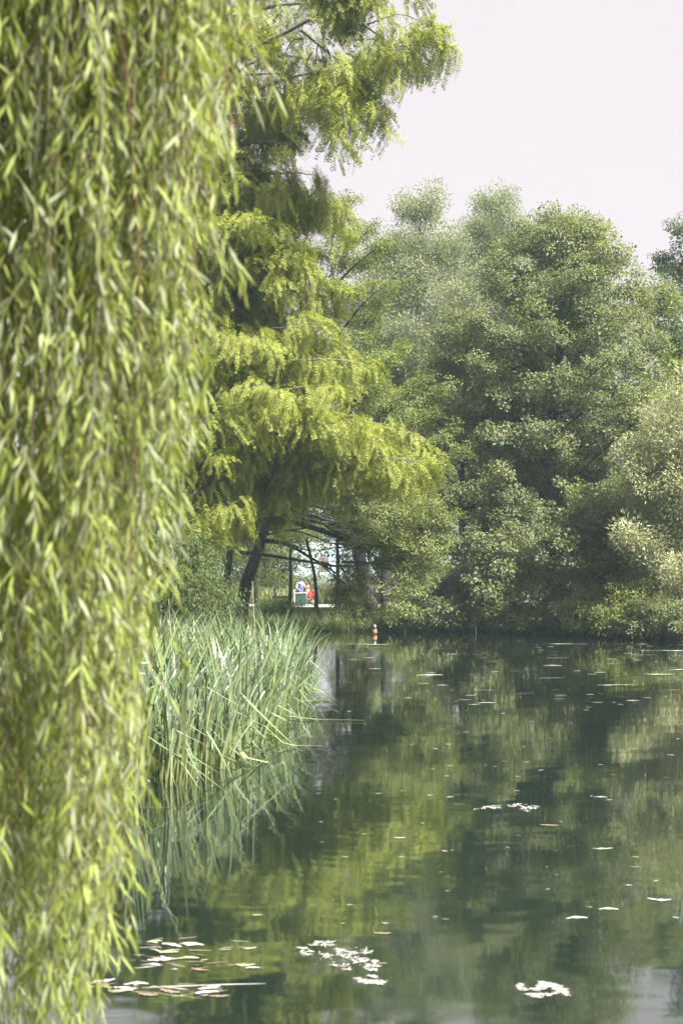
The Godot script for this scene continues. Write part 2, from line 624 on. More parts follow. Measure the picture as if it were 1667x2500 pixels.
# ------------------------------------------------------------------ smooth bodies: capsules joined with a smooth minimum, meshed as surface nets
func blob_mesh(bones: Array, cell: float, k: float, mat: Material, paint: Callable) -> ArrayMesh:
	var lo := Vector3(1e9, 1e9, 1e9)
	var hi := -lo
	for b in bones:
		for e in [0, 1]:
			var rr: float = b[2 + e]
			lo = lo.min(b[e] - Vector3.ONE * (rr + cell * 2))
			hi = hi.max(b[e] + Vector3.ONE * (rr + cell * 2))
	var nx := int((hi.x - lo.x) / cell) + 2
	var ny := int((hi.y - lo.y) / cell) + 2
	var nz := int((hi.z - lo.z) / cell) + 2
	var f := PackedFloat32Array()
	f.resize(nx * ny * nz)
	f.fill(1.0)
	for z in nz:
		for y in ny:
			for x in nx:
				var p := lo + Vector3(x, y, z) * cell
				var acc := 1.0
				for b in bones:
					var a: Vector3 = b[0]
					var ab: Vector3 = b[1] - a
					var h := clampf((p - a).dot(ab) / maxf(1e-9, ab.length_squared()), 0, 1)
					var d: float = (p - a - ab * h).length() - lerpf(b[2], b[3], h)
					var m := maxf(k - absf(acc - d), 0.0) / k
					acc = minf(acc, d) - m * m * k * 0.25
				f[x + nx * (y + ny * z)] = acc
	var where := {}
	var mb := MB.new()
	for z in nz - 1:
		for y in ny - 1:
			for x in nx - 1:
				var sum := Vector3.ZERO
				var cnt := 0
				for e in 12:
					var ax: int = e / 4
					var u := e % 2
					var w := (e / 2) % 2
					var c0 := Vector3i.ZERO
					c0[(ax + 1) % 3] = u
					c0[(ax + 2) % 3] = w
					var c1 := c0
					c1[ax] = 1
					var f0 := f[x + c0.x + nx * (y + c0.y + ny * (z + c0.z))]
					var f1 := f[x + c1.x + nx * (y + c1.y + ny * (z + c1.z))]
					if (f0 < 0) != (f1 < 0):
						sum += Vector3(c0).lerp(Vector3(c1), f0 / (f0 - f1))
						cnt += 1
				if cnt:
					var p := lo + (Vector3(x, y, z) + sum / cnt) * cell
					where[Vector3i(x, y, z)] = mb.v.size()
					var i := x + nx * (y + ny * z)
					mb.v.append(p)
					mb.n.append(Vector3(f[i + 1] - f[i], f[i + nx] - f[i], f[i + nx * ny] - f[i]).normalized())
					mb.c.append(paint.call(p))
	for z in range(1, nz - 1):
		for y in range(1, ny - 1):
			for x in range(1, nx - 1):
				var i := x + nx * (y + ny * z)
				for ax in 3:
					var j: int = i + [1, nx, nx * ny][ax]
					if (f[i] < 0) == (f[j] < 0):
						continue
					var e1 := Vector3i.ZERO
					var e2 := Vector3i.ZERO
					e1[(ax + 1) % 3] = 1
					e2[(ax + 2) % 3] = 1
					var o := Vector3i(x, y, z)
					var q := [where[o - e1 - e2], where[o - e2], where[o], where[o - e1]]
					if f[i] < 0:
						q.reverse()
					mb.idx.append_array(PackedInt32Array([q[0], q[1], q[2], q[0], q[2], q[3]]))
	return mb.done(mat)

# ================================================================== the scene
func _ready() -> void:
	# camera: 50 mm lens, level, frame shifted up a little
	var cam := Camera3D.new()
	cam.name = "camera"
	add_child(cam)
	cam.position = Vector3(0, EYE, 0)
	cam.current = true
	var ca := CameraAttributesPhysical.new()
	ca.frustum_near = 0.1
	ca.frustum_far = 3000.0
	ca.frustum_focal_length = 50.0
	ca.frustum_focus_distance = 38.0
	ca.exposure_aperture = 3.6
	cam.attributes = ca
	cam.near = 0.1
	cam.far = 3000.0
	cam.projection = Camera3D.PROJECTION_FRUSTUM
	cam.size = 2500.0 / F * 0.1
	cam.frustum_offset = Vector2(0, 150.0 / F * 0.1)
	# sky: bright, even, slightly pink white
	var we := WorldEnvironment.new()
	we.name = "environment"
	var env := Environment.new()
	env.background_mode = Environment.BG_SKY
	var psm := ProceduralSkyMaterial.new()
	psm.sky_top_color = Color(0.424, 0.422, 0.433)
	psm.sky_horizon_color = Color(0.443, 0.425, 0.433)
	psm.sky_curve = 0.9
	psm.ground_bottom_color = Color(0.35, 0.36, 0.30)
	psm.ground_horizon_color = Color(0.46, 0.45, 0.44)
	psm.sun_angle_max = 1.0
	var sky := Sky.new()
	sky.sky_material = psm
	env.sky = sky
	env.tonemap_mode = Environment.TONE_MAPPER_LINEAR
	env.tonemap_exposure = 5.6
	env.sdfgi_enabled = true
	env.ssao_enabled = true
	env.ssil_enabled = true
	env.fog_enabled = true
	env.fog_density = 0.00036
	env.fog_light_color = Color(0.76, 0.87, 0.90)
	we.environment = env
	add_child(we)
	# a veiled high sun, behind the camera and to the right
	var sun := DirectionalLight3D.new()
	sun.name = "sun"
	sun.light_energy = 1.6
	sun.light_color = Color(1.0, 0.985, 0.945)
	sun.light_angular_distance = 5.0
	sun.shadow_enabled = true
	add_child(sun)
	sun.look_at_from_position(Vector3(0.58, 0.90, 0.50) * 10.0, Vector3.ZERO)

	wobble.seed = 4
	wobble.frequency = 0.05
	for q in [[-4.2, 1.5], [-4.4, 8], [-4.0, 14], [-3.5, 18], [-3.3, 26], [-3.6, 36], [-5, 44], [-8, 50], [-8.5, 57], [-5.5, 60.5], [-2.5, 61.5], [1.5, 61.5], [3.5, 61], [5, 60.5], [8, 59], [10.5, 56.5], [12.5, 54], [15, 51.5], [20, 46], [26, 38], [30, 24], [28, 8], [20, 1.5]]:
		pond.append(Vector2(q[0], -q[1]))
	make_materials()
	make_clusters()
	build_ground()
	print("ground ", Time.get_ticks_msec())
	build_trees()
	print("trees ", Time.get_ticks_msec())
	build_shrubs()
	build_grass()
	print("grass ", Time.get_ticks_msec())
	build_willow()
	print("willow ", Time.get_ticks_msec())
	build_reeds()
	print("reeds ", Time.get_ticks_msec())
	build_path_things()
	build_floating()
	print("done ", Time.get_ticks_msec(), " copies ", copies_made)

# ------------------------------------------------------------------ ground, water, path
func axis(points: Array) -> PackedFloat32Array:   # [[from, to, step], ...]
	var out := PackedFloat32Array()
	for p in points:
		var x: float = p[0]
		while x < p[1] - 0.001:
			out.append(x)
			x += p[2]
	out.append(points[-1][1])
	return out

func build_ground() -> void:
	var xs := axis([[-1500, -300, 300], [-300, -60, 40], [-60, -16, 4], [-16, 24, 0.7], [24, 60, 4], [60, 300, 40], [300, 1500, 300]])
	var zs := axis([[-2000, -400, 400], [-400, -140, 40], [-140, -100, 5], [-100, -40, 1.0], [-40, 8, 0.8], [8, 40, 4], [40, 200, 40]])
	var mb := MB.new()
	for z in zs:
		for x in xs:
			mb.v.append(Vector3(x, ground_y(x, z), z))
			mb.n.append(Vector3.UP)
			mb.c.append(Color.WHITE)
	var w := xs.size()
	for j in zs.size() - 1:
		for i in w - 1:
			var a := j * w + i
			# clockwise seen from above
			mb.idx.append_array(PackedInt32Array([a, a + 1, a + w + 1, a, a + w + 1, a + w]))
	for j in range(1, zs.size() - 1):
		for i in range(1, w - 1):
			var a := j * w + i
			var dx := (mb.v[a + 1].y - mb.v[a - 1].y) / (xs[i + 1] - xs[i - 1])
			var dz := (mb.v[a + w].y - mb.v[a - w].y) / (zs[j + 1] - zs[j - 1])
			mb.n[a] = Vector3(-dx, 1, -dz).normalized()
	var gm := StandardMaterial3D.new()
	gm.albedo_texture = noise_tex(0.02, Color(0.022, 0.020, 0.012), Color(0.045, 0.058, 0.018), 512, 3, 6)
	gm.uv1_triplanar = true
	gm.uv1_world_triplanar = true
	gm.uv1_scale = Vector3(0.23, 0.23, 0.23)
	gm.roughness = 0.95
	gm.heightmap_enabled = true
	gm.heightmap_texture = noise_tex(0.06, Color(0, 0, 0), Color(1, 1, 1), 512, 8, 5)
	gm.heightmap_scale = 6.0
	var g := MeshInstance3D.new()
	g.name = "ground"
	g.mesh = mb.done(gm)
	g.set_meta("kind", "structure")
	add_child(g)
	# water: one level sheet, its edge hidden under the banks
	var wb := MB.new()
	wb.quad(Vector3(-12, 0, -70), Vector3(34, 0, -70), Vector3(34, 0, 0.5), Vector3(-12, 0, 0.5), Color.WHITE)
	var wm := MeshInstance3D.new()
	wm.name = "water"
	wm.mesh = wb.done(water_mat())
	wm.set_meta("kind", "structure")
	add_child(wm)
	# gravel path beyond the far bank
	var pb := MB.new()
	var near := []
	var far := []
	for k in 41:
		var x := -60.0 + k * 3.0
		var zc := -88.5 - 2.0 * sin(x * 0.05)
		near.append(Vector3(x, 0.475, zc + 3.2 + rf(-0.12, 0.12)))
		far.append(Vector3(x, 0.475, zc - 4.5 + rf(-0.12, 0.12)))
	for k in 40:
		pb.quad(far[k], far[k + 1], near[k + 1], near[k], Color.WHITE)
	var pm := StandardMaterial3D.new()
	pm.albedo_texture = noise_tex(0.05, Color(0.15, 0.135, 0.12), Color(0.24, 0.22, 0.205), 256, 13)
	pm.uv1_triplanar = true
	pm.uv1_world_triplanar = true
	pm.uv1_scale = Vector3(0.6, 0.6, 0.6)
	pm.roughness = 0.95
	var path := MeshInstance3D.new()
	path.name = "path"
	path.mesh = pb.done(pm)
	path.set_meta("kind", "structure")
	add_child(path)

# ------------------------------------------------------------------ trees of the scene
func gp(px: float, d: float) -> Vector3:   # foot of something at picture column px, distance d
	var x := (px - 833.5) / F * d
	return Vector3(x, ground_y(x, -d), -d)

func build_trees() -> void:
	rng.seed = 101
	build_cypress()
	build_bank_trees()
	# big alder in the middle of the far bank
	dark0 = Color(0.105, 0.125, 0.062)
	dark1 = Color(0.190, 0.205, 0.112)
	make_tree("alder_tree", "tallest dark green alder in the middle of the far bank", "tree", "", gp(1350, 64.5), 18.4, 0.30,
		[[0.06, 4.2], [0.18, 5.2], [0.38, 5.7], [0.55, 5.4], [0.70, 5.0], [0.85, 3.9], [0.95, 2.3], [1.0, 0.9]], 116, "broad",
		{n2 = 2.9, l2 = 1.5, step = 0.36, s0 = 0.8, s1 = 1.35, c0 = dark0, c1 = dark1, up = 0.1, droop = -0.02, from = 0.2, lean = Vector3(0.4, 0, 0), rise = 0.6})
	# pale feathery trees behind it
	var pale0 := Color(0.170, 0.190, 0.118)
	var pale1 := Color(0.255, 0.270, 0.185)
	make_tree("pale_tree", "pale feathery tree rising behind the gap left of the big alder", "tree", "pale trees behind the far bank", gp(1015, 76), 21.4, 0.34,
		[[0.25, 2.9], [0.45, 4.0], [0.65, 4.2], [0.82, 3.5], [0.94, 2.0], [1.0, 0.7]], 84, "narrow",
		{n2 = 2.8, l2 = 1.9, step = 0.42, s0 = 0.9, s1 = 1.6, c0 = pale0, c1 = pale1, up = 0.45, droop = 0.02, from = 0.25, rise = 1.7, bark = "bark_grey"})
	make_tree("pale_tree", "pale feathery treetop straight behind the big alder", "tree", "pale trees behind the far bank", gp(1225, 92), 26.2, 0.40,
		[[0.25, 3.4], [0.45, 4.8], [0.65, 5.0], [0.82, 4.2], [0.94, 2.4], [1.0, 0.8]], 92, "narrow",
		{n2 = 2.8, l2 = 1.9, step = 0.42, s0 = 0.9, s1 = 1.6, c0 = pale0, c1 = pale1, up = 0.45, droop = 0.02, from = 0.25, rise = 1.7, bark = "bark_grey"})
	make_tree("pale_tree", "pale slender treetop behind the big alder's right shoulder", "tree", "pale trees behind the far bank", gp(1400, 90), 24.5, 0.36,
		[[0.25, 2.0], [0.45, 3.0], [0.70, 3.1], [0.86, 2.2], [1.0, 0.6]], 56, "narrow",
		{n2 = 2.4, l2 = 1.8, step = 0.5, s0 = 1.0, s1 = 1.7, c0 = pale0, c1 = pale1, up = 0.45, droop = 0.02, from = 0.25, rise = 1.7, bark = "bark_grey"})
	# right edge
	make_tree("blue_green_tree", "blue-green tree with loose pointed shoots at the right edge", "tree", "", gp(1668, 78), 21.3, 0.34,
		[[0.15, 3.4], [0.40, 4.2], [0.60, 3.6], [0.78, 2.8], [0.90, 1.7], [1.0, 0.5]], 64, "broad",
		{n2 = 2.6, l2 = 1.6, step = 0.42, s0 = 0.9, s1 = 1.5, c0 = Color(0.060, 0.095, 0.055), c1 = Color(0.115, 0.155, 0.065), up = 0.3, from = 0.25, rise = 0.8})
	make_tree("maple_tree", "bright green maple partly hidden at the right edge above the silvery bush", "tree", "", gp(1725, 66), 13.0, 0.24,
		[[0.20, 3.0], [0.45, 3.6], [0.70, 3.0], [0.90, 1.7], [1.0, 0.6]], 46, "maple",
		{n2 = 2.4, l2 = 1.4, step = 0.42, s0 = 0.8, s1 = 1.3, c0 = Color(0.085, 0.125, 0.022), c1 = Color(0.140, 0.175, 0.035), up = 0.0, droop = -0.05, from = 0.25})
	make_tree("bank_tree", "round green tree filling the gap right of the big alder", "tree", "round trees behind the bank", gp(1565, 72), 17.0, 0.24,
		[[0.08, 3.2], [0.40, 3.9], [0.70, 3.0], [0.92, 1.4], [1.0, 0.5]], 48, "broad",
		{n2 = 2.3, l2 = 1.5, step = 0.42, s0 = 0.9, s1 = 1.5, c0 = dark0, c1 = dark1, from = 0.25})
	make_tree("bank_tree", "round green tree behind the big alder's left flank", "tree", "round trees behind the bank", gp(1130, 69), 14.5, 0.24,
		[[0.22, 3.0], [0.45, 3.8], [0.70, 3.1], [0.92, 1.5], [1.0, 0.5]], 52, "broad",
		{n2 = 2.4, l2 = 1.5, step = 0.42, s0 = 0.9, s1 = 1.5, c0 = dark0, c1 = dark1, from = 0.25})
	# slim trees along the path, their trunks seen under the bank alder
	for s in [[706, 80, 9.5, 0.12, "slim straight trunk just left of the dark green bin"], [772, 79, 10.0, 0.12, "slim leaning trunk right of the red sacks"], [822, 78, 9.0, 0.15, "thick-footed slim trunk at the right end of the light path"]]:
		make_tree("path_tree", s[4] + ", leafy above", "tree", "slim trees along the path", gp(s[0], s[1]), s[2], s[3],
			[[0.42, 1.2], [0.62, 2.3], [0.85, 1.8], [1.0, 0.5]], 22, "broad",
			{n2 = 2.0, l2 = 1.2, step = 0.42, s0 = 0.9, s1 = 1.4, c0 = Color(0.085, 0.11, 0.03), c1 = Color(0.14, 0.165, 0.05), from = 0.3, lean = Vector3(-2.2 if s[0] == 772 else 0.8, 0, rf(-0.5, 0.5)), crook = 0.028})
	# distant trees beyond the meadow
	var far_labels := ["leftmost distant tree beyond the meadow", "small distant tree beyond the meadow, behind the person", "small distant tree beyond the meadow, behind the twin trunks", "distant round tree beyond the meadow, behind the pale board",
		"distant tree beyond the meadow, right of the twin trunks", "distant tree far behind the big alder", "distant tree far behind the right-hand bushes"]
	var fx := [[470, 125, 12.0], [668, 112, 7.0], [900, 116, 9.5], [560, 132, 14.0], [1010, 128, 12.0], [1290, 124, 14.0], [1580, 120, 15.0]]
	for k in fx.size():
		make_tree("distant_tree", far_labels[k], "tree", "distant trees beyond the meadow", gp(fx[k][0], fx[k][1]), fx[k][2], 0.25,
			[[0.12, 2.6], [0.35, 4.2], [0.65, 3.9], [0.88, 2.2], [1.0, 0.6]], 34, "broad",
			{n2 = 1.5, l2 = 1.7, step = 0.6, s0 = 1.4, s1 = 2.2, c0 = Color(0.085, 0.11, 0.035), c1 = Color(0.14, 0.165, 0.055), from = 0.25, jit = 0.25})

func build_cypress() -> void:
	# large cypress on the left bank; limbs given by where their tips hang in the view
	var D := 50.0
	var foot := gp(425, D)
	var trunk := [foot + Vector3(0, -0.3, 0), foot + Vector3(0.1, 6, 0.2), foot + Vector3(0.3, 13, 0), foot + Vector3(0.5, 20, -0.2), foot + Vector3(0.6, 26.5, 0)]
	var limbs := []
	# [tip px, tip py, depth offset of the tip, rise of the middle (px), start lower by (px)]
	var tips := [
		[960, -90, 2.0, -40, 60], [1075, -70, 0.5, -60, 90], [900, 10, -2.0, -40, 90], [700, -60, 3.0, -30, 80], [1000, -20, -1.0, -50, 110],
		[640, 40, -2.0, -20, 60], [780, 100, 2.5, -40, 90], [860, 150, 0.0, -50, 120], [960, 165, -1.5, -40, 140], [700, 180, -3.0, -20, 90],
		[600, 150, 3.0, -20, 70], [900, 240, 2.0, -70, 170], [820, 290, -1.0, -60, 160], [660, 270, 1.5, -20, 90], [740, 340, 2.0, -40, 120],
		[560, 300, -3.0, -10, 60], [620, 390, 3.0, -20, 80], [780, 430, 0.0, -60, 150], [700, 460, -2.5, -30, 120], [560, 450, 2.0, -10, 80],
		[830, 500, 1.0, -80, 190], [640, 540, -3.5, -30, 120], [760, 600, 2.5, -50, 150], [560, 590, -2.0, -10, 90], [700, 660, -3.0, -40, 150],
		[620, 690, 1.5, -20, 110], [790, 720, 0.0, -60, 180], [540, 720, 3.5, -10, 80], [740, 800, -3.0, -50, 170], [820, 830, 1.0, -70, 190],
		[620, 820, -4.0, -20, 130], [885, 890, -1.5, -80, 210], [540, 850, -3.0, -10, 100], [700, 900, 3.0, -40, 160], [800, 940, -3.5, -50, 190],
		[600, 950, 2.0, -20, 130], [985, 1045, -1.0, -70, 160], [1022, 1125, -2.0, -80, 200], [940, 1090, 1.5, -60, 170], [960, 1150, -3.0, -60, 190],
		[860, 1080, -4.0, -50, 150], [760, 1050, 2.0, -40, 130], [680, 1030, -4.0, -30, 110], [590, 1060, -3.0, -20, 90], [540, 1130, -4.5, -10, 80],
		[500, 1190, -3.5, -10, 70], [560, 1230, -4.0, -10, 90], [470, 1270, -4.5, -10, 60],
	]
	# more limbs between those, so that the sprays close up into one hanging mass
	var between := []
	for tp in tips:
		if tp[1] > 330 and tp[0] > 520:
			between.append([tp[0] - rf(20, 150), tp[1] + rf(-75, 75), clampf(-tp[2] * rf(0.2, 1.0) + rf(-2, 2), -5, 5), tp[3], tp[4] + rf(-30, 30)])
			between.append([tp[0] - rf(-10, 260), tp[1] + rf(-110, 110), rf(-5, 4), tp[3], tp[4] + rf(-60, 60)])
	tips.append_array(between)
	for tp in tips:
		if tp[0] > 560 and tp[0] < 930 and tp[1] > 960:
			tp[1] = minf(tp[1] - 45.0, 1045.0)
	for tp in tips:
		var tip := at(tp[0], tp[1], D + tp[2])
		var start := at(425 + rf(-8, 8), tp[1] + tp[4] + rf(-10, 10), D)
		var h := clampf(start.y, 3.0, 26.0)
		# keep the start on the trunk
		start = Vector3(foot.x + 0.023 * h, h, foot.z)
		var mid := start.lerp(tip, 0.45) + Vector3(0, -tp[3] / F * D + 0.15, rf(-0.5, 0.5))
		var q3 := start.lerp(tip, 0.78) + Vector3(0, -tp[3] / F * D * 0.7, rf(-0.3, 0.3))
		limbs.append([[start, mid, q3, tip], 0.05 + 0.012 * start.distance_to(tip), 0.18 if tp[1] > 420 else 0.3, {n2 = rf(2.8, 5.2), l2 = rf(1.1, 2.0), up = rf(-0.15, 0.45)} if tp[1] > 420 else {n2 = 1.0, l2 = 1.2}])
	# bare rising limb at the top
	limbs.append([[Vector3(foot.x + 0.3, at(0, 300, D).y, foot.z), at(540, 195, 48.5), at(620, 118, 47.5), at(720, 68, 47), at(800, 15, 46.5), at(880, -90, 46)], 0.17, 0.75])
	limbs.append([[at(800, 15, 46.5), at(850, 40, 46.4), at(905, 70, 46.4), at(960, 112, 46.4), at(1005, 112, 46.3), at(1060, 90, 46.3)], 0.07, 0.35])
	limbs.append([[at(735, 75, 47), at(790, 120, 46.7), at(840, 160, 46.6), at(870, 200, 46.6)], 0.04, 0.3])
	limbs.append([[Vector3(foot.x + 0.3, at(0, 360, D).y, foot.z), at(535, 288, 49), at(600, 278, 48.5), at(690, 262, 48)], 0.12, 0.55])
	for q in [[930, 235, 0.6], [880, 290, 1.4], [965, 190, -0.8], [850, 335, -1.6], [1010, 150, 1.0], [800, 290, 2.0], [735, 235, -1.0], [770, 190, 1.2], [905, 120, -1.5], [1040, 60, 0.4], [690, 150, 1.6], [940, 300, -0.6], [820, 210, -2.2]]:
		var tip := at(q[0], q[1], 46.6 + q[2])
		var st2 := at(lerpf(q[0], 780, 0.55), lerpf(q[1], 60, 0.6), 46.8)
		limbs.append([[st2, st2.lerp(tip, 0.55) + Vector3(0, 0.35, 0), tip], 0.03, 0.35, {n2 = 2.6, l2 = 0.9, droop = -0.6, up = -0.1}])
	for k in 14:   # the top of the crown
		var h := 19.0 + k * 0.52
		var s := Vector3(foot.x + 0.023 * h, h, foot.z)
		var rr := rf(0.75, 1.1) * (27.5 - h) * 0.62
		var tip := s + Vector3(cos(k * 2.4) * rr, 0.3, sin(k * 2.4) * rr)
		limbs.append([[s, s.lerp(tip, 0.5) + Vector3(0, 0.5, 0), tip], 0.06, 0.2, {n2 = 3.0, l2 = 1.2}])
	for k in 6:   # the side turned away from the water
		var h := 4.0 + k * 1.6
		var s := Vector3(foot.x + 0.023 * h, h, foot.z)
		var az := PI + (k * 2.4 - int(k * 2.4 / 2.6) * 2.6) - 1.3
		var tip := s + Vector3(cos(az), 0.12, sin(az)) * rf(3.5, 5.0)
		limbs.append([[s, s.lerp(tip, 0.5) + Vector3(0, 0.4, 0), tip], 0.09, 0.25])
	drawn_tree("cypress_tree", "huge yellow-green cypress with drooping feathery sprays on the left bank", "tree", foot, [[trunk, 0.46, 0.05]], limbs, "sprays",
		{n2 = 6.5, l2 = 1.5, step = 0.32, s0 = 0.7, s1 = 1.2, c0 = Color(0.145, 0.172, 0.022), c1 = Color(0.225, 0.245, 0.040), up = 0.05, droop = -0.25, spray = true, roll = 0.9, jit = 0.10}, M.bark_grey)

func build_bank_trees() -> void:
	# alder behind the cypress, standing with two trunks at the far waterline
	var D := 62.0
	var foot := gp(930, D)
	var low := Color(0.100, 0.125, 0.035)
	var high := Color(0.165, 0.190, 0.058)
	var limbs := []
	var tips := [[850, 500, 0, 90], [900, 560, 1.5, 90], [935, 600, -1, 100], [820, 560, -2, 60], [880, 640, 2, 90], [950, 690, -1.5, 130], [840, 700, -3, 70], [920, 760, 1.5, 110],
		[880, 820, -3, 90], [985, 850, 0, 150], [930, 880, -3.5, 120], [1035, 930, 0.5, 180], [1085, 950, -1.5, 210], [960, 960, 3, 130], [900, 950, -4, 90], [1040, 1010, -3, 170],
		[1095, 1060, 0, 200], [1000, 1050, 2.5, 150], [1125, 1105, -2, 220], [1060, 1150, -3.5, 180], [980, 1130, -4.5, 130], [1010, 1190, 1, 150], [900, 1080, 3.5, 90], [780, 620, 2, 60], [760, 760, 2.5, 60], [780, 900, 3, 60], [790, 1020, 3, 60], [850, 1150, 2, 70]]
	for tp in tips:
		var tip := at(tp[0], tp[1], D + tp[2])
		var sp: float = minf(1230.0, tp[1] + tp[3])
		var fx := lerpf(815, 870, clampf((sp - 700.0) / 600.0, -0.2, 1.0))
		var start := at(fx, sp, D)
		limbs.append([[start, start.lerp(tip, 0.5) + Vector3(rf(-0.2, 0.2), 0.25, rf(-0.4, 0.4)), tip], 0.035 + 0.012 * start.distance_to(tip), 0.25])
	var trunk_a := [foot + Vector3(-0.35, -0.3, 0), at(905, 1480, D), at(880, 1380, D), at(862, 1200, D), at(835, 950, D), at(815, 700, D), at(806, 530, D)]
	var trunk_b := [foot + Vector3(0.28, -0.3, 0.1), at(944, 1470, D), at(942, 1380, D), at(950, 1250, D), at(940, 1100, D)]
	drawn_tree("alder_tree", "yellow-green alder with layered leaves and twin dark trunks at the far waterline", "tree", foot, [[trunk_a, 0.36, 0.03], [trunk_b, 0.34, 0.05]], limbs, "broad_small",
		{n2 = 5.0, l2 = 1.45, step = 0.32, s0 = 0.75, s1 = 1.2, c0 = low, c1 = high, up = 0.1, droop = -0.02, roll = 0.35, jit = 0.10}, M.bark)
	# leaning alder on the left of the cove with long level branches over the water
	D = 55.0
	foot = gp(575, D)
	var t1 := [foot + Vector3(0, -0.3, 0), at(598, 1440, D), at(628, 1350, D), at(652, 1270, D), at(672, 1210, D), at(690, 1120, D), at(730, 1000, D + 0.5)]
	var t2 := [foot + Vector3(-0.5, -0.3, -0.2), at(556, 1400, D), at(562, 1345, D), at(582, 1310, D - 0.3), at(625, 1272, D - 0.6), at(660, 1220, D - 0.8)]
	limbs = [
		[[at(562, 1348, D), at(625, 1352, 53.5), at(720, 1366, 52.6), at(840, 1384, 52), at(905, 1374, 51.8), at(960, 1350, 51.6), at(1030, 1300, 51.4), at(1085, 1268, 51.2)], 0.09, 0.72],
		[[at(652, 1275, D), at(720, 1276, 54), at(800, 1302, 53.2), at(880, 1335, 52.8), at(940, 1372, 52.6), at(1065, 1390, 52.4)], 0.10, 0.68],
		[[at(640, 1320, D), at(700, 1328, 54), at(755, 1360, 53.5), at(815, 1395, 53), at(850, 1440, 52.6), at(900, 1490, 52.4)], 0.10, 0.68],
		[[at(655, 1262, D), at(745, 1285, 55.5), at(850, 1318, 56), at(930, 1310, 56.4), at(1010, 1330, 56.6)], 0.10, 0.68],
		[[at(668, 1232, D), at(750, 1255, 54.5), at(850, 1278, 54.2), at(960, 1252, 54), at(1050, 1240, 53.8)], 0.09, 0.66],
		[[at(684, 1190, D), at(760, 1205, 55.4), at(860, 1228, 55.6), at(960, 1215, 55.8), at(1020, 1200, 56)], 0.08, 0.66],
		[[at(670, 1215, D), at(740, 1230, 53), at(820, 1250, 51.8), at(900, 1290, 51), at(980, 1300, 50.6)], 0.09, 0.66],
		[[at(905, 1374, 51.8), at(960, 1392, 51.6), at(1020, 1380, 51.5), at(1075, 1330, 51.4)], 0.05, 0.2],
		[[at(905, 1374, 51.8), at(925, 1405, 51.7), at(950, 1430, 51.6), at(1000, 1425, 51.5)], 0.03, 0.3],
		[[at(830, 1376, 52), at(845, 1410, 52), at(860, 1450, 52), at(885, 1480, 52), at(925, 1490, 52)], 0.04, 0.3],
		[[at(800, 1372, 52.2), at(830, 1430, 52.4), at(850, 1470, 52.6), at(905, 1508, 52.8)], 0.035, 0.35],
		[[at(700, 1130, D), at(760, 1150, 55), at(840, 1165, 55), at(930, 1180, 55)], 0.06, 0.5],
		[[at(700, 1130, D), at(760, 1130, 58), at(820, 1150, 59.5), at(900, 1170, 60)], 0.06, 0.5],
		[[at(652, 1270, D), at(690, 1290, 58), at(740, 1300, 60), at(800, 1290, 61.5)], 0.06, 0.5],
	]
	for tp in [[1075, 1235, 50.5], [1040, 1205, 52.5], [1090, 1300, 51.0], [1000, 1260, 50.2], [1060, 1350, 50.8], [985, 1330, 50.4], [1020, 1400, 51.2], [940, 1290, 50.6], [900, 1240, 51.5], [890, 1430, 51.8], [870, 1480, 52.0]]:
		var tip := at(tp[0], tp[1], tp[2])
		var st := at(lerpf(tp[0], 720, 0.62), clampf(tp[1] - 10, 1250, 1372), 53.0)
		limbs.append([[st, st.lerp(tip, 0.5) + Vector3(0, 0.15, 0), tip], 0.04, 0.35])
	for k in 9:
		var y0 := 1195.0 + k * 16.0
		var x0 := 690.0 - (y0 - 1190.0) * 0.36
		var y1 := y0 + rf(-10, 70)
		limbs.append([[at(x0, y0, D), at(x0 + 60, y0 - 4 + rf(-10, 14), D - 1.0 + rf(-1, 1)), at(x0 + 115, y0 + rf(-6, 26), D - 1.2 + rf(-1, 1)), at(x0 + 190, lerpf(y0, y1, 0.5) + rf(-6, 26), D - 1.6 + rf(-1.5, 1.5)), at(x0 + rf(260, 400), y1, D - 2.0 + rf(-2, 2))], rf(0.03, 0.06), 0.70, {l2 = 0.9, n2 = 3.4}])
	drawn_tree("leaning_alder", "leaning alder whose long level branches reach right over the water", "tree", foot, [[t1, 0.34, 0.06], [t2, 0.24, 0.08]], limbs, "broad_small",
		{n2 = 4.2, l2 = 1.2, step = 0.32, s0 = 0.6, s1 = 1.05, c0 = Color(0.115, 0.140, 0.046), c1 = Color(0.195, 0.215, 0.082), up = 0.05, droop = -0.02, roll = 0.5, jit = 0.10}, M.bark)
	# weeping tree hanging dark strands behind the leaning trunk
	make_tree("small_weeping_tree", "small weeping tree with dark hanging foliage behind the leaning trunk", "tree", "", gp(625, 72), 6.6, 0.16,
		[[0.30, 1.0], [0.55, 1.9], [0.80, 1.9], [1.0, 0.7]], 26, "drooping",
		{n2 = 2.4, l2 = 1.6, step = 0.34, s0 = 0.8, s1 = 1.3, c0 = Color(0.065, 0.09, 0.025), c1 = Color(0.11, 0.14, 0.04), up = -0.2, droop = -0.5, from = 0.4})

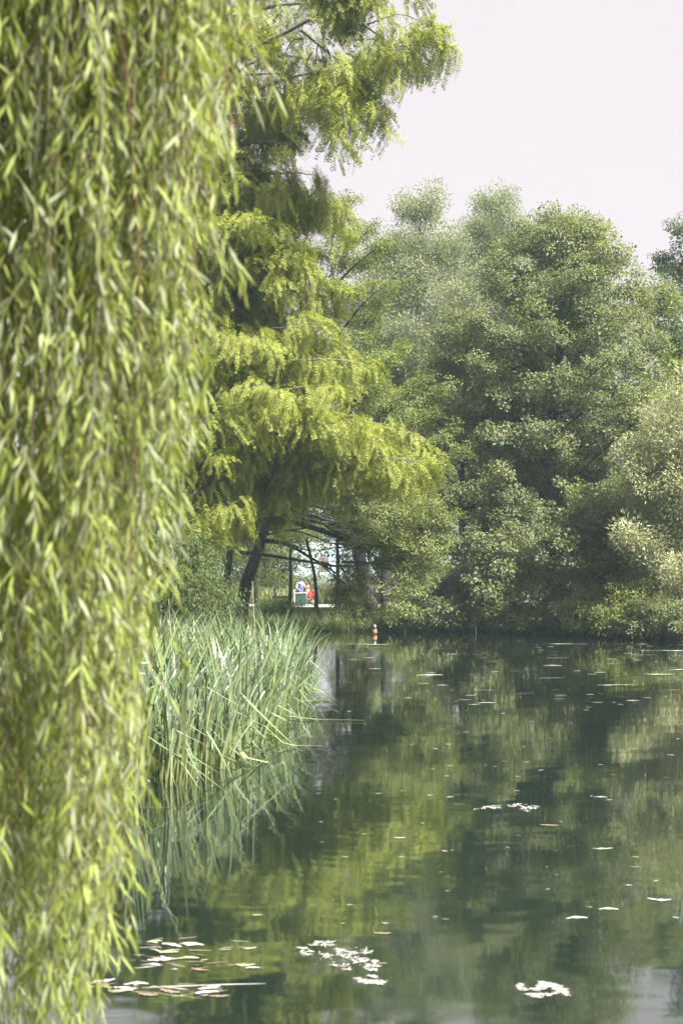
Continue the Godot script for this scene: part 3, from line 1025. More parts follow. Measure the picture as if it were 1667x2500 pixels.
# ------------------------------------------------------------------ shrubs
func build_shrubs() -> void:
	rng.seed = 202
	var silver := {n2 = 3.6, l2 = 1.2, step = 0.32, s0 = 0.8, s1 = 1.35, c0 = Color(0.265, 0.275, 0.155), c1 = Color(0.385, 0.385, 0.260), up = 0.45, from = 0.25, category = "bush", group = ""}
	make_shrub("silvery_willow_bush", "tall pale silvery willow bush at the right edge", gp(1668, 56.0), 9.8, 3.0, 46, "narrow", silver)
	var green := {n2 = 3.0, l2 = 0.8, step = 0.27, s0 = 0.7, s1 = 1.1, c0 = Color(0.092, 0.120, 0.036), c1 = Color(0.155, 0.185, 0.068), up = 0.15, from = 0.3}
	var grey := green.duplicate()
	grey.c0 = dark0
	grey.c1 = dark1
	var lime := green.duplicate()
	lime.c0 = Color(0.120, 0.145, 0.030)
	lime.c1 = Color(0.180, 0.200, 0.052)
	var pale := green.duplicate()
	pale.c0 = Color(0.110, 0.135, 0.060)
	pale.c1 = Color(0.185, 0.205, 0.110)
	make_shrub("hazel_shrub", "tall hazel with broad pale leaves beneath the big alder's right side", gp(1440, 58.5), 6.2, 2.6, 40, "hazel", pale)
	make_shrub("hazel_shrub", "hazel with drooping broad leaves over the water under the big alder", gp(1215, 60.2), 4.4, 2.2, 32, "hazel", grey)
	make_shrub("lime_shrub", "bright lime-green shrub in front of the silvery bush", gp(1535, 55.9), 2.3, 1.7, 28, "broad_small", lime)
	make_shrub("bank_shrub", "leafy shrub dipping into the water left of the lime-green shrub", gp(1440, 57.0), 1.9, 1.25, 20, "broad", green)
	make_shrub("bank_shrub", "low leafy shrub at the waterline under the lime-green shrub", gp(1500, 55.3), 1.2, 1.0, 16, "broad_small", green)
	make_shrub("bank_shrub", "low shrub at the waterline at the right edge", gp(1635, 53.6), 1.7, 1.4, 20, "broad_small", grey)
	make_shrub("bank_shrub", "shrub at the waterline between hazel and big alder", gp(1335, 58.6), 2.4, 1.5, 22, "broad", grey)
	make_shrub("bank_shrub", "yellowish shrub on the bank right of the twin trunks", gp(1065, 70), 3.2, 1.9, 24, "broad_small", lime)
	make_shrub("bank_shrub", "low shrub right of the twin trunks at the water", gp(1035, 62.3), 1.7, 1.5, 24, "broad_small", green)
	make_shrub("bank_shrub", "leafy shrub just left of the overhanging hazel", gp(1120, 62.2), 3.0, 1.8, 26, "broad", grey)
	make_shrub("bank_shrub", "shrub overhanging the cove left of the twin trunks", gp(872, 62.4), 1.1, 0.9, 18, "broad_small", grey)
	make_shrub("bank_shrub", "low shrub on the bank left of the slim straight trunk", gp(668, 64.0), 0.7, 1.0, 14, "broad_small", green)
	# low bushes all along the far waterline, dipping to the water
	var low_spots := [[985, "right of the twin trunks"], [1090, "left of the overhanging hazel"], [1150, "left of the overhanging hazel"], [1205, "below the overhanging hazel"], [1265, "below the overhanging hazel"], [1320, "below the big alder"], [1375, "below the big alder"],
		[1430, "below the tall hazel"], [1475, "below the tall hazel"], [1560, "below the lime-green shrub"], [1600, "below the silvery bush"], [1650, "below the silvery bush"], [1700, "past the right edge, below the silvery bush"]]
	for q in low_spots:
		var dd := 48.0
		while shore((q[0] - 833.5) / F * dd, -dd) < 0.1:
			dd += 0.1
		var f := gp(q[0], dd)
		f.y = maxf(f.y, 0.0)
		make_shrub("waterside_bush", "low leafy bush dipping into the water " + q[1], f, rf(0.9, 1.5), rf(0.8, 1.1), 16, ["broad_small", "broad", "hazel"][rng.randi() % 3], green if rng.randf() < 0.6 else grey)
	# left bank, behind the reeds
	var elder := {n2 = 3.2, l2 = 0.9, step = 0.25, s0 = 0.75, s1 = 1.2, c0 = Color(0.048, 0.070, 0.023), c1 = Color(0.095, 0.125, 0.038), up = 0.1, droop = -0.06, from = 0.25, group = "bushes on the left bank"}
	var elder2 := elder.duplicate()
	elder2.c0 = Color(0.085, 0.125, 0.018)
	elder2.c1 = Color(0.140, 0.175, 0.030)
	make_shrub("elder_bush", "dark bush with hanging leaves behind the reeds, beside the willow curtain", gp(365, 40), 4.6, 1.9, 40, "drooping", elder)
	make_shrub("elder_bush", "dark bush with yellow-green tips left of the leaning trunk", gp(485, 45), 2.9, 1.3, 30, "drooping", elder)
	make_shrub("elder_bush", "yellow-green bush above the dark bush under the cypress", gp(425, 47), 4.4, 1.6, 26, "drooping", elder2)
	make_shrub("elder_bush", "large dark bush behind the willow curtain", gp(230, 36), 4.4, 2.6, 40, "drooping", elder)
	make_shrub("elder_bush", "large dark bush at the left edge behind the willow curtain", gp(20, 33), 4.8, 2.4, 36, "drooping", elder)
	make_shrub("bank_bush", "small yellow-green bush between reeds and leaning trunk", gp(620, 50), 1.3, 1.3, 18, "broad_small", elder2)

# ------------------------------------------------------------------ grass on the banks and the meadow
func build_grass() -> void:
	rng.seed = 303
	var xf := []
	var cols := PackedColorArray()
	var n := 0
	for k in 9000:
		var x := rf(-13, 19)
		var z := -rf(50, 80)
		var d := shore(x, z)
		if d < 0.05 or d > 14.0 or (d > 3.0 and rng.randf() < 0.4):
			continue
		xf.append(Transform3D(basis_y(Vector3.UP + rdir() * 0.15, rf(0, TAU), rf(0.5, 0.95)), Vector3(x, ground_y(x, z) - 0.03, z)))
		cols.append(Color(0.070, 0.100, 0.020).lerp(Color(0.130, 0.160, 0.035), rng.randf()))
	var g := scatter(self, "bank_grass", CL.tuft, xf, cols)
	g.set_meta("label", "long grass growing on the far bank")
	g.set_meta("category", "grass")
	xf = []
	cols = PackedColorArray()
	for k in 5200:
		var x := rf(-12, -3.0)
		var z := -rf(9, 50)
		var d := shore(x, z)
		if d < -0.2:
			continue
		xf.append(Transform3D(basis_y(Vector3.UP + rdir() * 0.2, rf(0, TAU), rf(0.8, 1.5)), Vector3(x, ground_y(x, z) - 0.03, z)))
		cols.append(Color(0.080, 0.110, 0.020).lerp(Color(0.150, 0.175, 0.040), rng.randf()))
	var at_edge := 0
	while at_edge < 1500:
		var x := rf(-9, 18)
		var z := -rf(48, 66)
		var d := shore(x, z)
		if d < -0.25 or d > 0.7:
			continue
		at_edge += 1
		var lean := Vector3(rf(-0.4, 0.4), 0, 0.5)
		xf.append(Transform3D(basis_y(Vector3.UP + lean, rf(0, TAU), rf(0.6, 1.3)), Vector3(x, maxf(0.0, ground_y(x, z)) - 0.03, z)))
		cols.append(Color(0.060, 0.085, 0.022).lerp(Color(0.120, 0.150, 0.035), rng.randf()))
	g = scatter(self, "waterside_grass", CL.sedge, xf, cols)
	g.set_meta("label", "tall grass growing on the left bank behind the reeds")
	g.set_meta("category", "grass")
	xf = []
	cols = PackedColorArray()
	for k in 9000:
		var x := rf(-26, 26)
		var z := -rf(94.5, 135)
		xf.append(Transform3D(basis_y(Vector3.UP + rdir() * 0.15, rf(0, TAU), rf(0.8, 1.5)), Vector3(x, 0.42, z)))
		cols.append(Color(0.110, 0.135, 0.035).lerp(Color(0.190, 0.200, 0.075), rng.randf()))
	g = scatter(self, "meadow_grass", CL.meadow, xf, cols)
	g.set_meta("label", "tall meadow grass beyond the light path")
	g.set_meta("category", "grass")

# ------------------------------------------------------------------ weeping willow in the foreground
var tips_of := {}
var stems_of := {}

func withe_mesh(length: float, seed_: int) -> ArrayMesh:
	var r := rng.state
	rng.seed = seed_
	var mb := MB.new()
	var tip_at := [Vector3.ZERO, PackedVector3Array()]
	var stem_col: Color = [Color(0.17, 0.18, 0.08), Color(0.20, 0.19, 0.12), Color(0.15, 0.18, 0.06), Color(0.21, 0.20, 0.13), Color(0.18, 0.09, 0.06), Color(0.16, 0.18, 0.07), Color(0.22, 0.21, 0.15)][seed_ % 7]
	var tone := rf(0.85, 1.15)
	var hang := func(p0: Vector3, d0: Vector3, ln: float, r0: float, keep: float) -> void:
		var p := p0
		var d := d0
		var pts := PackedVector3Array([p])
		var ph := rf(0, TAU)
		var az := rf(0, TAU)
		var walked := 0.0
		while walked < ln:
			d = (d + Vector3(sin(walked * 1.7 + ph) * 0.014, -0.16, cos(walked * 1.3 + ph) * 0.014) + rdir() * 0.03).normalized()
			p += d * 0.030
			walked += 0.030
			pts.append(p)
			for twice in 2:
				if rng.randf() > keep * (1.0 if sin(walked * 9.0 + ph * 3.0) > -0.3 else 0.45):
					continue
				az += 2.4 + rf(-0.4, 0.4)
				var out := Vector3(cos(az), 0, sin(az))
				var ld := (d * rf(0.75, 1.5) + out * rf(0.25, 0.95)).normalized()
				var side := ld.cross(out.rotated(Vector3.UP, rf(-1.2, 1.2)))
				side = side.normalized() if side.length() > 0.05 else Vector3.RIGHT
				var pick := rng.randf()
				var col := Color(0.195, 0.240, 0.048).lerp(Color(0.285, 0.320, 0.115), rng.randf())
				if pick < 0.27:
					col = Color(0.220, 0.250, 0.150).lerp(Color(0.30, 0.32, 0.22), rng.randf())
				elif pick < 0.42:
					col = Color(0.165, 0.200, 0.038)
				elif pick > 0.9990:
					col = Color(0.20, 0.10, 0.05)
				col = col * tone
				col.a = 1.0
				mb.long_leaf(p, ld, side, rf(0.040, 0.105), rf(0.0060, 0.0115), Vector3(0, -0.35, 0) + rdir() * 0.2, col)
		mb.tube(pts, taper(pts.size(), r0, 0.0012), 4, stem_col, false)
		if r0 > 0.004:
			tip_at[0] = p
			tip_at[1] = pts
	hang.call(Vector3.ZERO, Vector3(rf(-0.2, 0.2), -1, rf(-0.2, 0.2)).normalized(), length, 0.0045, 0.6)
	var y := 0.5
	while y < length - 0.25:
		var a := rf(0, TAU)
		hang.call(Vector3(0, -y, 0), Vector3(cos(a) * 0.7, -0.8, sin(a) * 0.7).normalized(), minf(rf(0.08, 0.24), length - y), 0.002, 1.0)
		y += rf(0.07, 0.24)
	rng.state = r
	tips_of[seed_] = tip_at[0]
	stems_of[seed_] = tip_at[1]
	return mb.done(M.willow)

func build_willow() -> void:
	rng.seed = 404
	var base := Vector3(-5.6, ground_y(-5.6, -4.2), -4.2)
	var t := thing("weeping_willow", "weeping willow whose long leafy curtain hangs down the left foreground", "tree", base)
	part(t, "trunk", limb_mesh(curve([Vector3(0, -0.4, 0), Vector3(0.2, 2.2, 0.1), Vector3(0.7, 4.6, 0.0), Vector3(1.1, 6.4, -0.2), Vector3(1.4, 8.4, -0.4)], 16), 0.42, 0.10, M.bark_grey, 12))
	# limbs over the water; the withes hang from them
	var limbs := []
	for q in [[6.6, 4.1, 5.0], [6.4, 6.4, 4.5], [6.5, 6.0, 5.4], [6.3, 5.6, 5.9], [6.6, 6.3, 3.6], [6.9, 6.6, 4.0], [6.4, 5.0, 6.0]]:
		# height at the tip, reach in x, distance of the tip
		var tip := Vector3(-5.6 + q[1] * 0.80, q[0], -q[2] - 0.2) - base
		var st := Vector3(0.9 + rf(-0.2, 0.2), 5.2 + rf(-0.8, 0.8), 0)
		var pts := curve([st, st.lerp(tip, 0.45) + Vector3(0, 1.5, 0), st.lerp(tip, 0.8) + Vector3(0, 0.9, 0), tip + Vector3(0, 0.4, 0)], 12)
		part(t, "limb", limb_mesh(pts, 0.11, 0.015, M.bark_grey))
	var meshes := {}
	for k in 26:
		meshes[k] = [withe_mesh(0.9 + k * 0.24, 900 + k), withe_mesh(0.9 + k * 0.24, 1900 + k)]
	# lower ends of the withes by picture column: [from px, to px, end py from, end py to, how many]
	var bands := [[560, 606, 60, 240, 10], [528, 566, 200, 390, 9], [500, 532, 420, 740, 9], [468, 505, 620, 1160, 13], [440, 474, 860, 1270, 10], [395, 442, 1100, 1370, 11], [345, 400, 1330, 1740, 13],
		[322, 350, 1650, 2120, 9], [285, 325, 2080, 2360, 12], [170, 290, 2300, 2560, 27], [0, 180, 2380, 2640, 34], [-120, 0, 2300, 2640, 22], [60, 480, 100, 900, 28], [-60, 320, 900, 1900, 26], [-700, -120, 1800, 2640, 16], [540, 640, 230, 420, 5], [470, 540, 1050, 1340, 6], [390, 440, 1600, 1790, 4]]
	var single_leaves := []
	for k in 5:
		var lb := MB.new()
		lb.long_leaf(Vector3.ZERO, Vector3(0.5, -1, rf(-0.2, 0.2)).normalized(), Vector3(rf(-0.3, 0.3), 0, 1).normalized(), rf(0.07, 0.11), rf(0.008, 0.011), Vector3(0, -0.4, 0), Color(0.185, 0.215, 0.036).lerp(Color(0.270, 0.290, 0.085), rng.randf()))
		single_leaves.append(lb.done(M.willow))
	var singles := 0
	var bunch_px := 0.0
	var bunch_d := 4.5
	for b in bands:
		for k in b[4]:
			var px := lerpf(b[0], b[1], (k + rng.randf()) / b[4])
			px -= 72.0 if px > 330.0 else (48.0 if px > 200.0 else 30.0)
			if k % 4 == 0 or px > 250.0:
				bunch_px = px
				bunch_d = rf(4.0, 5.6)
			else:
				px = lerpf(px, bunch_px, 0.72)
			var d := bunch_d + rf(-0.12, 0.12)
			var py := rf(b[2], b[3])
			if k % 3 == 0:
				py = lerpf(py, b[3], 0.7)
			var end := at(px, py, d)
			var top := rf(5.5, 6.7)
			var ln := top - end.y
			var vi := clampi(int((ln - 0.9) / 0.24), 0, 25)
			var s := ln / (0.9 + vi * 0.24)
			if s > 1.15:
				s = 1.15
			# a slight sway so that the curtain is not plumb
			var bs := Basis(Vector3(0, 0, 1), rf(-0.012, 0.03)) * Basis(Vector3.UP, rf(0, TAU)) * Basis.from_scale(Vector3.ONE * s)
			var pos: Vector3 = end - bs * (tips_of[(900 if k % 2 == 0 else 1900) + vi] as Vector3) - base
			var w := part(t, "withe", meshes[vi][k % 2], pos, bs)
			if px > 90.0 and px < 520.0 and k % 3 == 1 and singles < 290:
				var stem: PackedVector3Array = stems_of[(900 if k % 2 == 0 else 1900) + vi]
				for j in 6:
					var at_ := stem[clampi(int(stem.size() * rf(0.3, 0.98)), 0, stem.size() - 1)]
					part(w, "leaf", single_leaves[rng.randi() % 5], at_, Basis(Vector3.UP, rf(0, TAU)))
					singles += 1

# ------------------------------------------------------------------ reeds
func reed_leaf(seed_: int) -> ArrayMesh:
	var s := rng.state
	rng.seed = seed_
	var mb := MB.new()
	var lean := rf(-0.05, 0.16)
	var kink := -1
	if seed_ % 4 == 0:
		kink = 4 + seed_ % 3
	var k := rf(0.85, 1.15)
	mb.blade(Vector3.ZERO, Vector3(lean, 1, rf(-0.06, 0.06)).normalized(), Vector3(rf(-1, 1), 0, rf(-1, 1)).normalized(), rf(1.6, 2.5), rf(0.028, 0.046), Vector3(rf(-0.15, 0.8), -0.1, rf(-0.4, 0.4)),
		Color(0.155, 0.165, 0.055) * k, (Color(0.090, 0.130, 0.092) if seed_ % 3 else Color(0.115, 0.142, 0.060)) * k, 8, kink, Vector3(0.8, -0.45, rf(-0.4, 0.4)))
	rng.state = s
	return mb.done(M.reed)

func build_reeds() -> void:
	rng.seed = 505
	var leaves := []
	for k in 15:
		leaves.append(reed_leaf(60 + k))
	# the outer edge of the bed, in x by distance
	var edge := func(d: float) -> float:
		var e := [[16.6, -2.75], [17.4, -1.75], [18.6, -1.42], [21.5, -1.22], [24.5, -0.98], [28.0, -0.78], [33.0, -0.62], [37.0, -0.85], [40.0, -2.2]]
		for i in e.size() - 1:
			if d >= e[i][0] and d <= e[i + 1][0]:
				return lerpf(e[i][1], e[i + 1][1], (d - e[i][0]) / (e[i + 1][0] - e[i][0]))
		return -3.2
	# plants on the near edge one by one
	var spots := []
	while spots.size() < 90:
		var d := rf(16.8, 30.0)
		var x: float = edge.call(d) - pow(rng.randf(), 1.6) * 0.7
		spots.append(Vector3(x, 0, -d))
	for k in 14:
		spots.append(Vector3(rf(-2.75, -1.7), 0, -rf(16.7, 17.5)))
	for s in spots:
		var gy := maxf(ground_y(s.x, s.z), -0.45)
		var zone := 0 if s.z > -18.0 else (1 if s.z > -21.5 else (2 if s.z > -25.5 else 3))
		var o := thing("reed_plant", ["upright reed at the near corner of the reed bed, beside the willow curtain", "upright reed on the water edge just past the near corner of the bed", "upright reed on the water edge where broken leaves lie on the water", "upright reed toward the far tip of the reed bed"][zone], "reed", Vector3(s.x, gy, s.z), ["reeds at the near corner", "reeds past the near corner", "reeds by the broken leaves", "reeds at the far tip"][zone])
		var size: float = rf(0.66, 0.96) * lerpf(1.0, 0.86, clampf((-s.z - 17.0) / 14.0, 0, 1))
		for j in rng.randi_range(3, 5):
			part(o, "leaf", leaves[rng.randi() % leaves.size()], Vector3(rf(-0.05, 0.05), 0, rf(-0.05, 0.05)), Basis(Vector3.UP, rf(-1.5, 1.5)) * Basis.from_scale(Vector3.ONE * size * rf(0.75, 1.1)))
	# the rest of the bed
	var clumps := []
	var st := rng.state
	rng.seed = 71
	for variant in 5:
		var mb := MB.new()
		for j in 6:
			var k := rf(0.75, 1.25)
			var out := Vector3(rf(-0.2, 0.2), 1, rf(-0.2, 0.2)).normalized()
			var dead := rng.randf() < 0.10
			mb.blade(Vector3(rf(-0.14, 0.14), 0, rf(-0.14, 0.14)), out, Vector3(rf(-1, 1), 0, rf(-1, 1)).normalized(), rf(1.0, 2.4), rf(0.028, 0.048), Vector3(rf(-0.7, 0.7), -0.12, rf(-0.7, 0.7)),
				Color(1.75, 1.35, 0.70) * k, Color(1.35, 0.9, 0.65) if dead else Color(k, k, k * rf(0.85, 1.1)), 8, 4 + (j + variant) % 3 if j % 3 == 1 else -1, Vector3(rf(-1, 1), rf(-0.5, 0.1), rf(-1, 1)))
		clumps.append(mb.done(M.reed))
	rng.state = st
	var groups := []
	for k in 5:
		groups.append([[], PackedColorArray()])
	var made := 0
	while made < 1300:
		var d := rf(16.9, 39.5)
		var x: float = edge.call(d) - rng.randf() * 3.6 - 0.05
		if x < -6.2:
			continue
		var gy := maxf(ground_y(x, -d), -0.45)
		var tall := wobble.get_noise_2d(x * 16.0, d * 16.0)
		var sc := rf(0.66, 0.98) * (1.0 + 0.25 * tall) * lerpf(1.0, 0.84, clampf((d - 17.0) / 20.0, 0, 1))
		if gy > 0.2:
			sc *= 0.9
		var g: Array = groups[made % 5]
		made += 1
		g[0].append(Transform3D(Basis(Vector3(0, 0, 1), -0.07 + rf(-0.14, 0.14)) * Basis(Vector3(1, 0, 0), rf(-0.14, 0.14)) * Basis(Vector3.UP, rf(0, TAU)) * Basis.from_scale(Vector3(sc, sc * rf(0.85, 1.1), sc)), Vector3(x, gy, -d)))
		g[1].append(Color(0.086, 0.128, 0.080).lerp(Color(0.118, 0.150, 0.050), pow(rng.randf(), 1.3)))
	var bed := Node3D.new()
	bed.name = "reed_bed"
	add_child(bed)
	bed.set_meta("kind", "stuff")
	for k in 5:
		scatter(bed, "reeds", clumps[k], groups[k][0], groups[k][1])
	bed.set_meta("label", "dense bed of green reeds along the left bank")
	bed.set_meta("category", "reeds")
	# dead pale stems standing in the bed
	for s in [[616, 1418, 1560, 24.0, "tall pale dead reed stem rising above the reeds near the leaning trunk"], [412, 1462, 1620, 20.0, "pale dead reed stem near the willow curtain"]]:
		var top := at(s[0], s[1], s[3])
		var b := MB.new()
		var foot := Vector3(top.x + 0.06, maxf(ground_y(top.x, -s[3]), -0.4), -s[3])
		b.tube(curve([foot - foot, (top - foot) * 0.5 + Vector3(0.03, 0, 0), top - foot], 8), taper(9, 0.009, 0.005), 5, Color(0.22, 0.20, 0.17))
		single("dead_reed_stem", b.done(M.dry), s[4], "reed", foot, Basis(), "dead reed stems")
	# broken leaves lying out over the water
	var broken := [
		[[[605, 1748], [690, 1752], [770, 1760], [890, 1762]], 0.03, "long broken reed leaf lying flat over the water beside the reeds"],
		[[[612, 1740], [660, 1712], [705, 1690]], 0.028, "broken reed leaf slanting up from the water's edge"],
		[[[630, 1825], [644, 1795], [645, 1793], [690, 1808], [720, 1816], [785, 1814]], 0.03, "bent reed leaf folded into a peak over the water"],
		[[[590, 1792], [660, 1790], [700, 1788]], 0.02, "straight reed leaf just above the water behind the folded one"],
		[[[560, 1838], [600, 1862], [650, 1866], [655, 1864]], 0.03, "pale curved reed leaf drooping to the water in front of the reeds"],
		[[[745, 1690], [780, 1698], [815, 1712]], 0.025, "yellow reed leaves fallen at the far tip of the reeds"],
		[[[740, 1718], [775, 1712], [830, 1714]], 0.025, "fallen reed leaf floating past the tip of the reeds"],
		[[[470, 1830], [530, 1850], [585, 1872]], 0.03, "drooping reed leaf at the near corner of the reed bed"],
	]
	var ys := [[0.03, 0.03, 0.02, 0.02], [0.03, 0.3, 0.5], [0.02, 0.30, 0.31, 0.06, 0.02, 0.02], [0.10, 0.10, 0.08], [0.25, 0.06, 0.02, 0.02], [0.12, 0.1, 0.02], [0.04, 0.02, 0.02], [0.35, 0.2, 0.02]]
	for k in broken.size():
		var q: Array = broken[k]
		var pts := []
		for i in q[0].size():
			# the picture point where the leaf touches or hovers over the water, then lifted to its height
			var w := on_water(q[0][i][0], q[0][0][1] if k in [1, 2] else q[0][i][1])
			w.x = (q[0][i][0] - 833.5) / F * -w.z
			w.y = ys[k][i]
			pts.append(w)
		var o: Vector3 = pts[0]
		var b := MB.new()
		var col := Color(0.19, 0.195, 0.09)
		for i in pts.size() - 1:
			var a: Vector3 = pts[i] - o
			var e: Vector3 = pts[i + 1] - o
			var side: Vector3 = (e - a).cross(Vector3.UP).normalized() * q[1] * (1.0 if i < pts.size() - 2 else 0.8)
			var lift := Vector3(0, q[1] * 0.35, 0)
			var te := 0.15 if i == pts.size() - 2 else 1.0
			b.quad(a - side + lift, e - side * te + lift, e, a, col)
			b.quad(a, e, e + side * te + lift, a + side + lift, col * 0.95)
		single("broken_reed_leaf", b.done(M.dry), q[2], "reed leaf", o, Basis(), "broken reed leaves over the water")
	# white umbel flowers by the willow curtain
	for s in [[338, 1588, 16.0, "white flower umbel beside the willow curtain, the upper one"], [343, 1648, 15.6, "white flower umbel beside the willow curtain, the lower one"], [352, 1622, 16.2, "small white flower umbel between its two neighbours"]]:
		var top := at(s[0], s[1], s[2])
		var foot := Vector3(top.x - 0.1, maxf(ground_y(top.x, -s[2]), -0.3), -s[2])
		var o := thing("flower_umbel", s[3], "flower", foot, "white flowers by the curtain")
		var b := MB.new()
		b.tube(curve([Vector3.ZERO, (top - foot) * 0.5 + Vector3(-0.03, 0, 0), top - foot], 8), taper(9, 0.009, 0.004), 5, Color(0.10, 0.13, 0.05))
		part(o, "stalk", b.done(M.dry))
		var fl := MB.new()
		for j in 60:
			var a := rf(0, TAU)
			var rr := sqrt(rng.randf()) * 0.055
			var p := top - foot + Vector3(cos(a) * rr, 0.022 - rr * rr * 5.0, sin(a) * rr)
			fl.leaf(p, Vector3(cos(a * 3), 0.2, sin(a * 3)).normalized(), Vector3(-sin(a * 3), 0, cos(a * 3)), 0.016, 0.014, Color(0.72, 0.72, 0.70))
		part(o, "blossom", fl.done(M.dry))

# ------------------------------------------------------------------ person, bin, cart and the like beyond the far bank
func build_path_things() -> void:
	rng.seed = 606
	var D := 90.0
	var y0 := 0.48
	# the person, standing behind the bin, turned half right, hands at the cart
	var px := (731.0 - 833.5) / F * D
	var o := thing("person", "person in white shirt, blue apron and dark cap standing behind the dark green bin", "person", Vector3(px, y0, -D - 0.9))
	var hip := 0.92
	var bones := [
		[Vector3(-0.10, 0.05, 0.0), Vector3(-0.10, 0.48, 0.02), 0.055, 0.065], [Vector3(-0.10, 0.48, 0.02), Vector3(-0.09, hip, 0), 0.065, 0.095],
		[Vector3(0.12, 0.05, 0.03), Vector3(0.11, 0.48, 0.04), 0.055, 0.065], [Vector3(0.11, 0.48, 0.04), Vector3(0.09, hip, 0), 0.065, 0.095],
		[Vector3(-0.10, 0.045, 0.0), Vector3(-0.09, 0.035, 0.16), 0.05, 0.04], [Vector3(0.12, 0.045, 0.03), Vector3(0.15, 0.035, 0.18), 0.05, 0.04],
		[Vector3(0, hip, 0), Vector3(0.02, 1.16, 0.02), 0.155, 0.15], [Vector3(0.02, 1.16, 0.02), Vector3(0.04, 1.36, 0.02), 0.15, 0.16],
		[Vector3(-0.13, 1.40, 0.0), Vector3(0.20, 1.40, 0.02), 0.075, 0.075], [Vector3(0.04, 1.42, 0.02), Vector3(0.05, 1.53, 0.04), 0.06, 0.052],
		[Vector3(0.06, 1.60, 0.05), Vector3(0.06, 1.66, 0.04), 0.082, 0.092], [Vector3(0.07, 1.57, 0.10), Vector3(0.07, 1.60, 0.12), 0.04, 0.03],
		[Vector3(-0.15, 1.38, 0.0), Vector3(-0.23, 1.12, 0.06), 0.056, 0.045], [Vector3(-0.23, 1.12, 0.06), Vector3(-0.08, 1.00, 0.24), 0.042, 0.032],
		[Vector3(0.22, 1.38, 0.02), Vector3(0.33, 1.15, 0.10), 0.056, 0.045], [Vector3(0.33, 1.15, 0.10), Vector3(0.46, 1.03, 0.24), 0.042, 0.032],
	]
	for h in [[Vector3(-0.08, 1.0, 0.24), Vector3(0.6, -0.35, 0.7)], [Vector3(0.46, 1.03, 0.24), Vector3(0.7, -0.3, 0.6)]]:
		var dir: Vector3 = h[1].normalized()
		var sd := dir.cross(Vector3.UP).normalized()
		bones.append([h[0], h[0] + dir * 0.08, 0.032, 0.036])
		for f in 4:
			var b0: Vector3 = h[0] + dir * 0.08 + sd * (f - 1.5) * 0.021
			bones.append([b0, b0 + dir * 0.04 + Vector3(0, -0.008, 0), 0.010, 0.009])
			bones.append([b0 + dir * 0.04 + Vector3(0, -0.008, 0), b0 + dir * 0.06 + Vector3(0, -0.035, 0), 0.009, 0.008])
		bones.append([h[0] + dir * 0.03 + sd * -0.03, h[0] + dir * 0.07 + sd * -0.065, 0.012, 0.009])
	var skin := Color(0.24, 0.14, 0.10)
	var paint := func(p: Vector3) -> Color:
		if p.y > 1.47:
			return skin
		if (p.x < -0.20 or p.x > 0.30 or (p.z > 0.17 and p.y > 0.9)) and p.y < 1.2 and p.y > 0.8:
			return skin
		if p.y > 0.94:
			return Color(0.36, 0.36, 0.37)
		if p.y < 0.1:
			return Color(0.03, 0.03, 0.03)
		return Color(0.10, 0.10, 0.12)
	part(o, "body", blob_mesh(bones, 0.028, 0.05, M.vc, paint))
	var ap := MB.new()   # apron: a bowed sheet with thickness in front of chest and thighs
	var cols := 7
	for j in 6:
		for i in cols - 1:
			var f := func(u: int, w: int) -> Vector3:
				var a := lerpf(-1.1, 1.1, float(u) / (cols - 1))
				var yy := lerpf(0.62, 1.36, w / 6.0)
				var rr := 0.178 + (0.03 if w < 2 else 0.0)
				return Vector3(0.03 + sin(a) * rr * (1.0 if w < 5 else 0.75), yy, 0.02 + cos(a) * rr)
			ap.quad(f.call(i, j), f.call(i, j + 1), f.call(i + 1, j + 1), f.call(i + 1, j), Color(0.030, 0.062, 0.26))
	part(o, "apron", ap.done(M.vc))
	var cap := MB.new()
	cap.lathe(Vector3(0.06, 1.66, 0.04), [Vector2(0.108, -0.01), Vector2(0.108, 0.02), Vector2(0.09, 0.075), Vector2(0.05, 0.105), Vector2(0.0, 0.112)], 12, [Color(0.025, 0.028, 0.035)])
	cap.box(Vector3(0.075, 1.665, 0.165), Vector3(0.15, 0.012, 0.11), Color(0.025, 0.028, 0.035))
	part(o, "cap", cap.done(M.vc))
	var face := MB.new()
	for s in [-1.0, 1.0]:
		face.lathe(Vector3(0.06 + s * 0.033, 1.635, 0.132), [Vector2(0, -0.008), Vector2(0.009, 0), Vector2(0, 0.008)], 6, [Color(0.03, 0.02, 0.02)])
	face.box(Vector3(0.065, 1.565, 0.145), Vector3(0.045, 0.010, 0.012), Color(0.25, 0.10, 0.09))
	part(o, "face", face.done(M.vc))

	# dark green bin with a pale lid
	var bx := (733.5 - 833.5) / F * (D - 0.6)
	var bin := thing("litter_bin", "dark green bin with a pale lid standing on the light path", "bin", Vector3(bx, y0, -D + 0.6))
	var b := MB.new()
	b.box(Vector3(0, 0.41, 0), Vector3(0.70, 0.72, 0.62), Color(0.010, 0.032, 0.026), Basis(), 0.84)
	part(bin, "body", b.done(M.vc))
	b = MB.new()
	b.box(Vector3(0, 0.795, 0), Vector3(0.76, 0.045, 0.68), Color(0.30, 0.29, 0.27), Basis(Vector3(0, 0, 1), 0.03))
	part(bin, "lid", b.done(M.vc))
	for s in [-1.0, 1.0]:
		b = MB.new()
		b.tube(PackedVector3Array([Vector3(s * 0.24, 0.09, -0.24), Vector3(s * 0.30, 0.09, -0.24)]), PackedFloat32Array([0.09, 0.09]), 12, Color(0.02, 0.02, 0.02))
		part(bin, "wheel", b.done(M.vc))
	b = MB.new()
	b.tube(curve([Vector3(-0.30, 0.70, -0.34), Vector3(-0.30, 0.76, -0.44), Vector3(0.30, 0.76, -0.44), Vector3(0.30, 0.70, -0.34)], 10), taper(11, 0.014, 0.014), 6, Color(0.02, 0.03, 0.03))
	part(bin, "handle", b.done(M.vc))
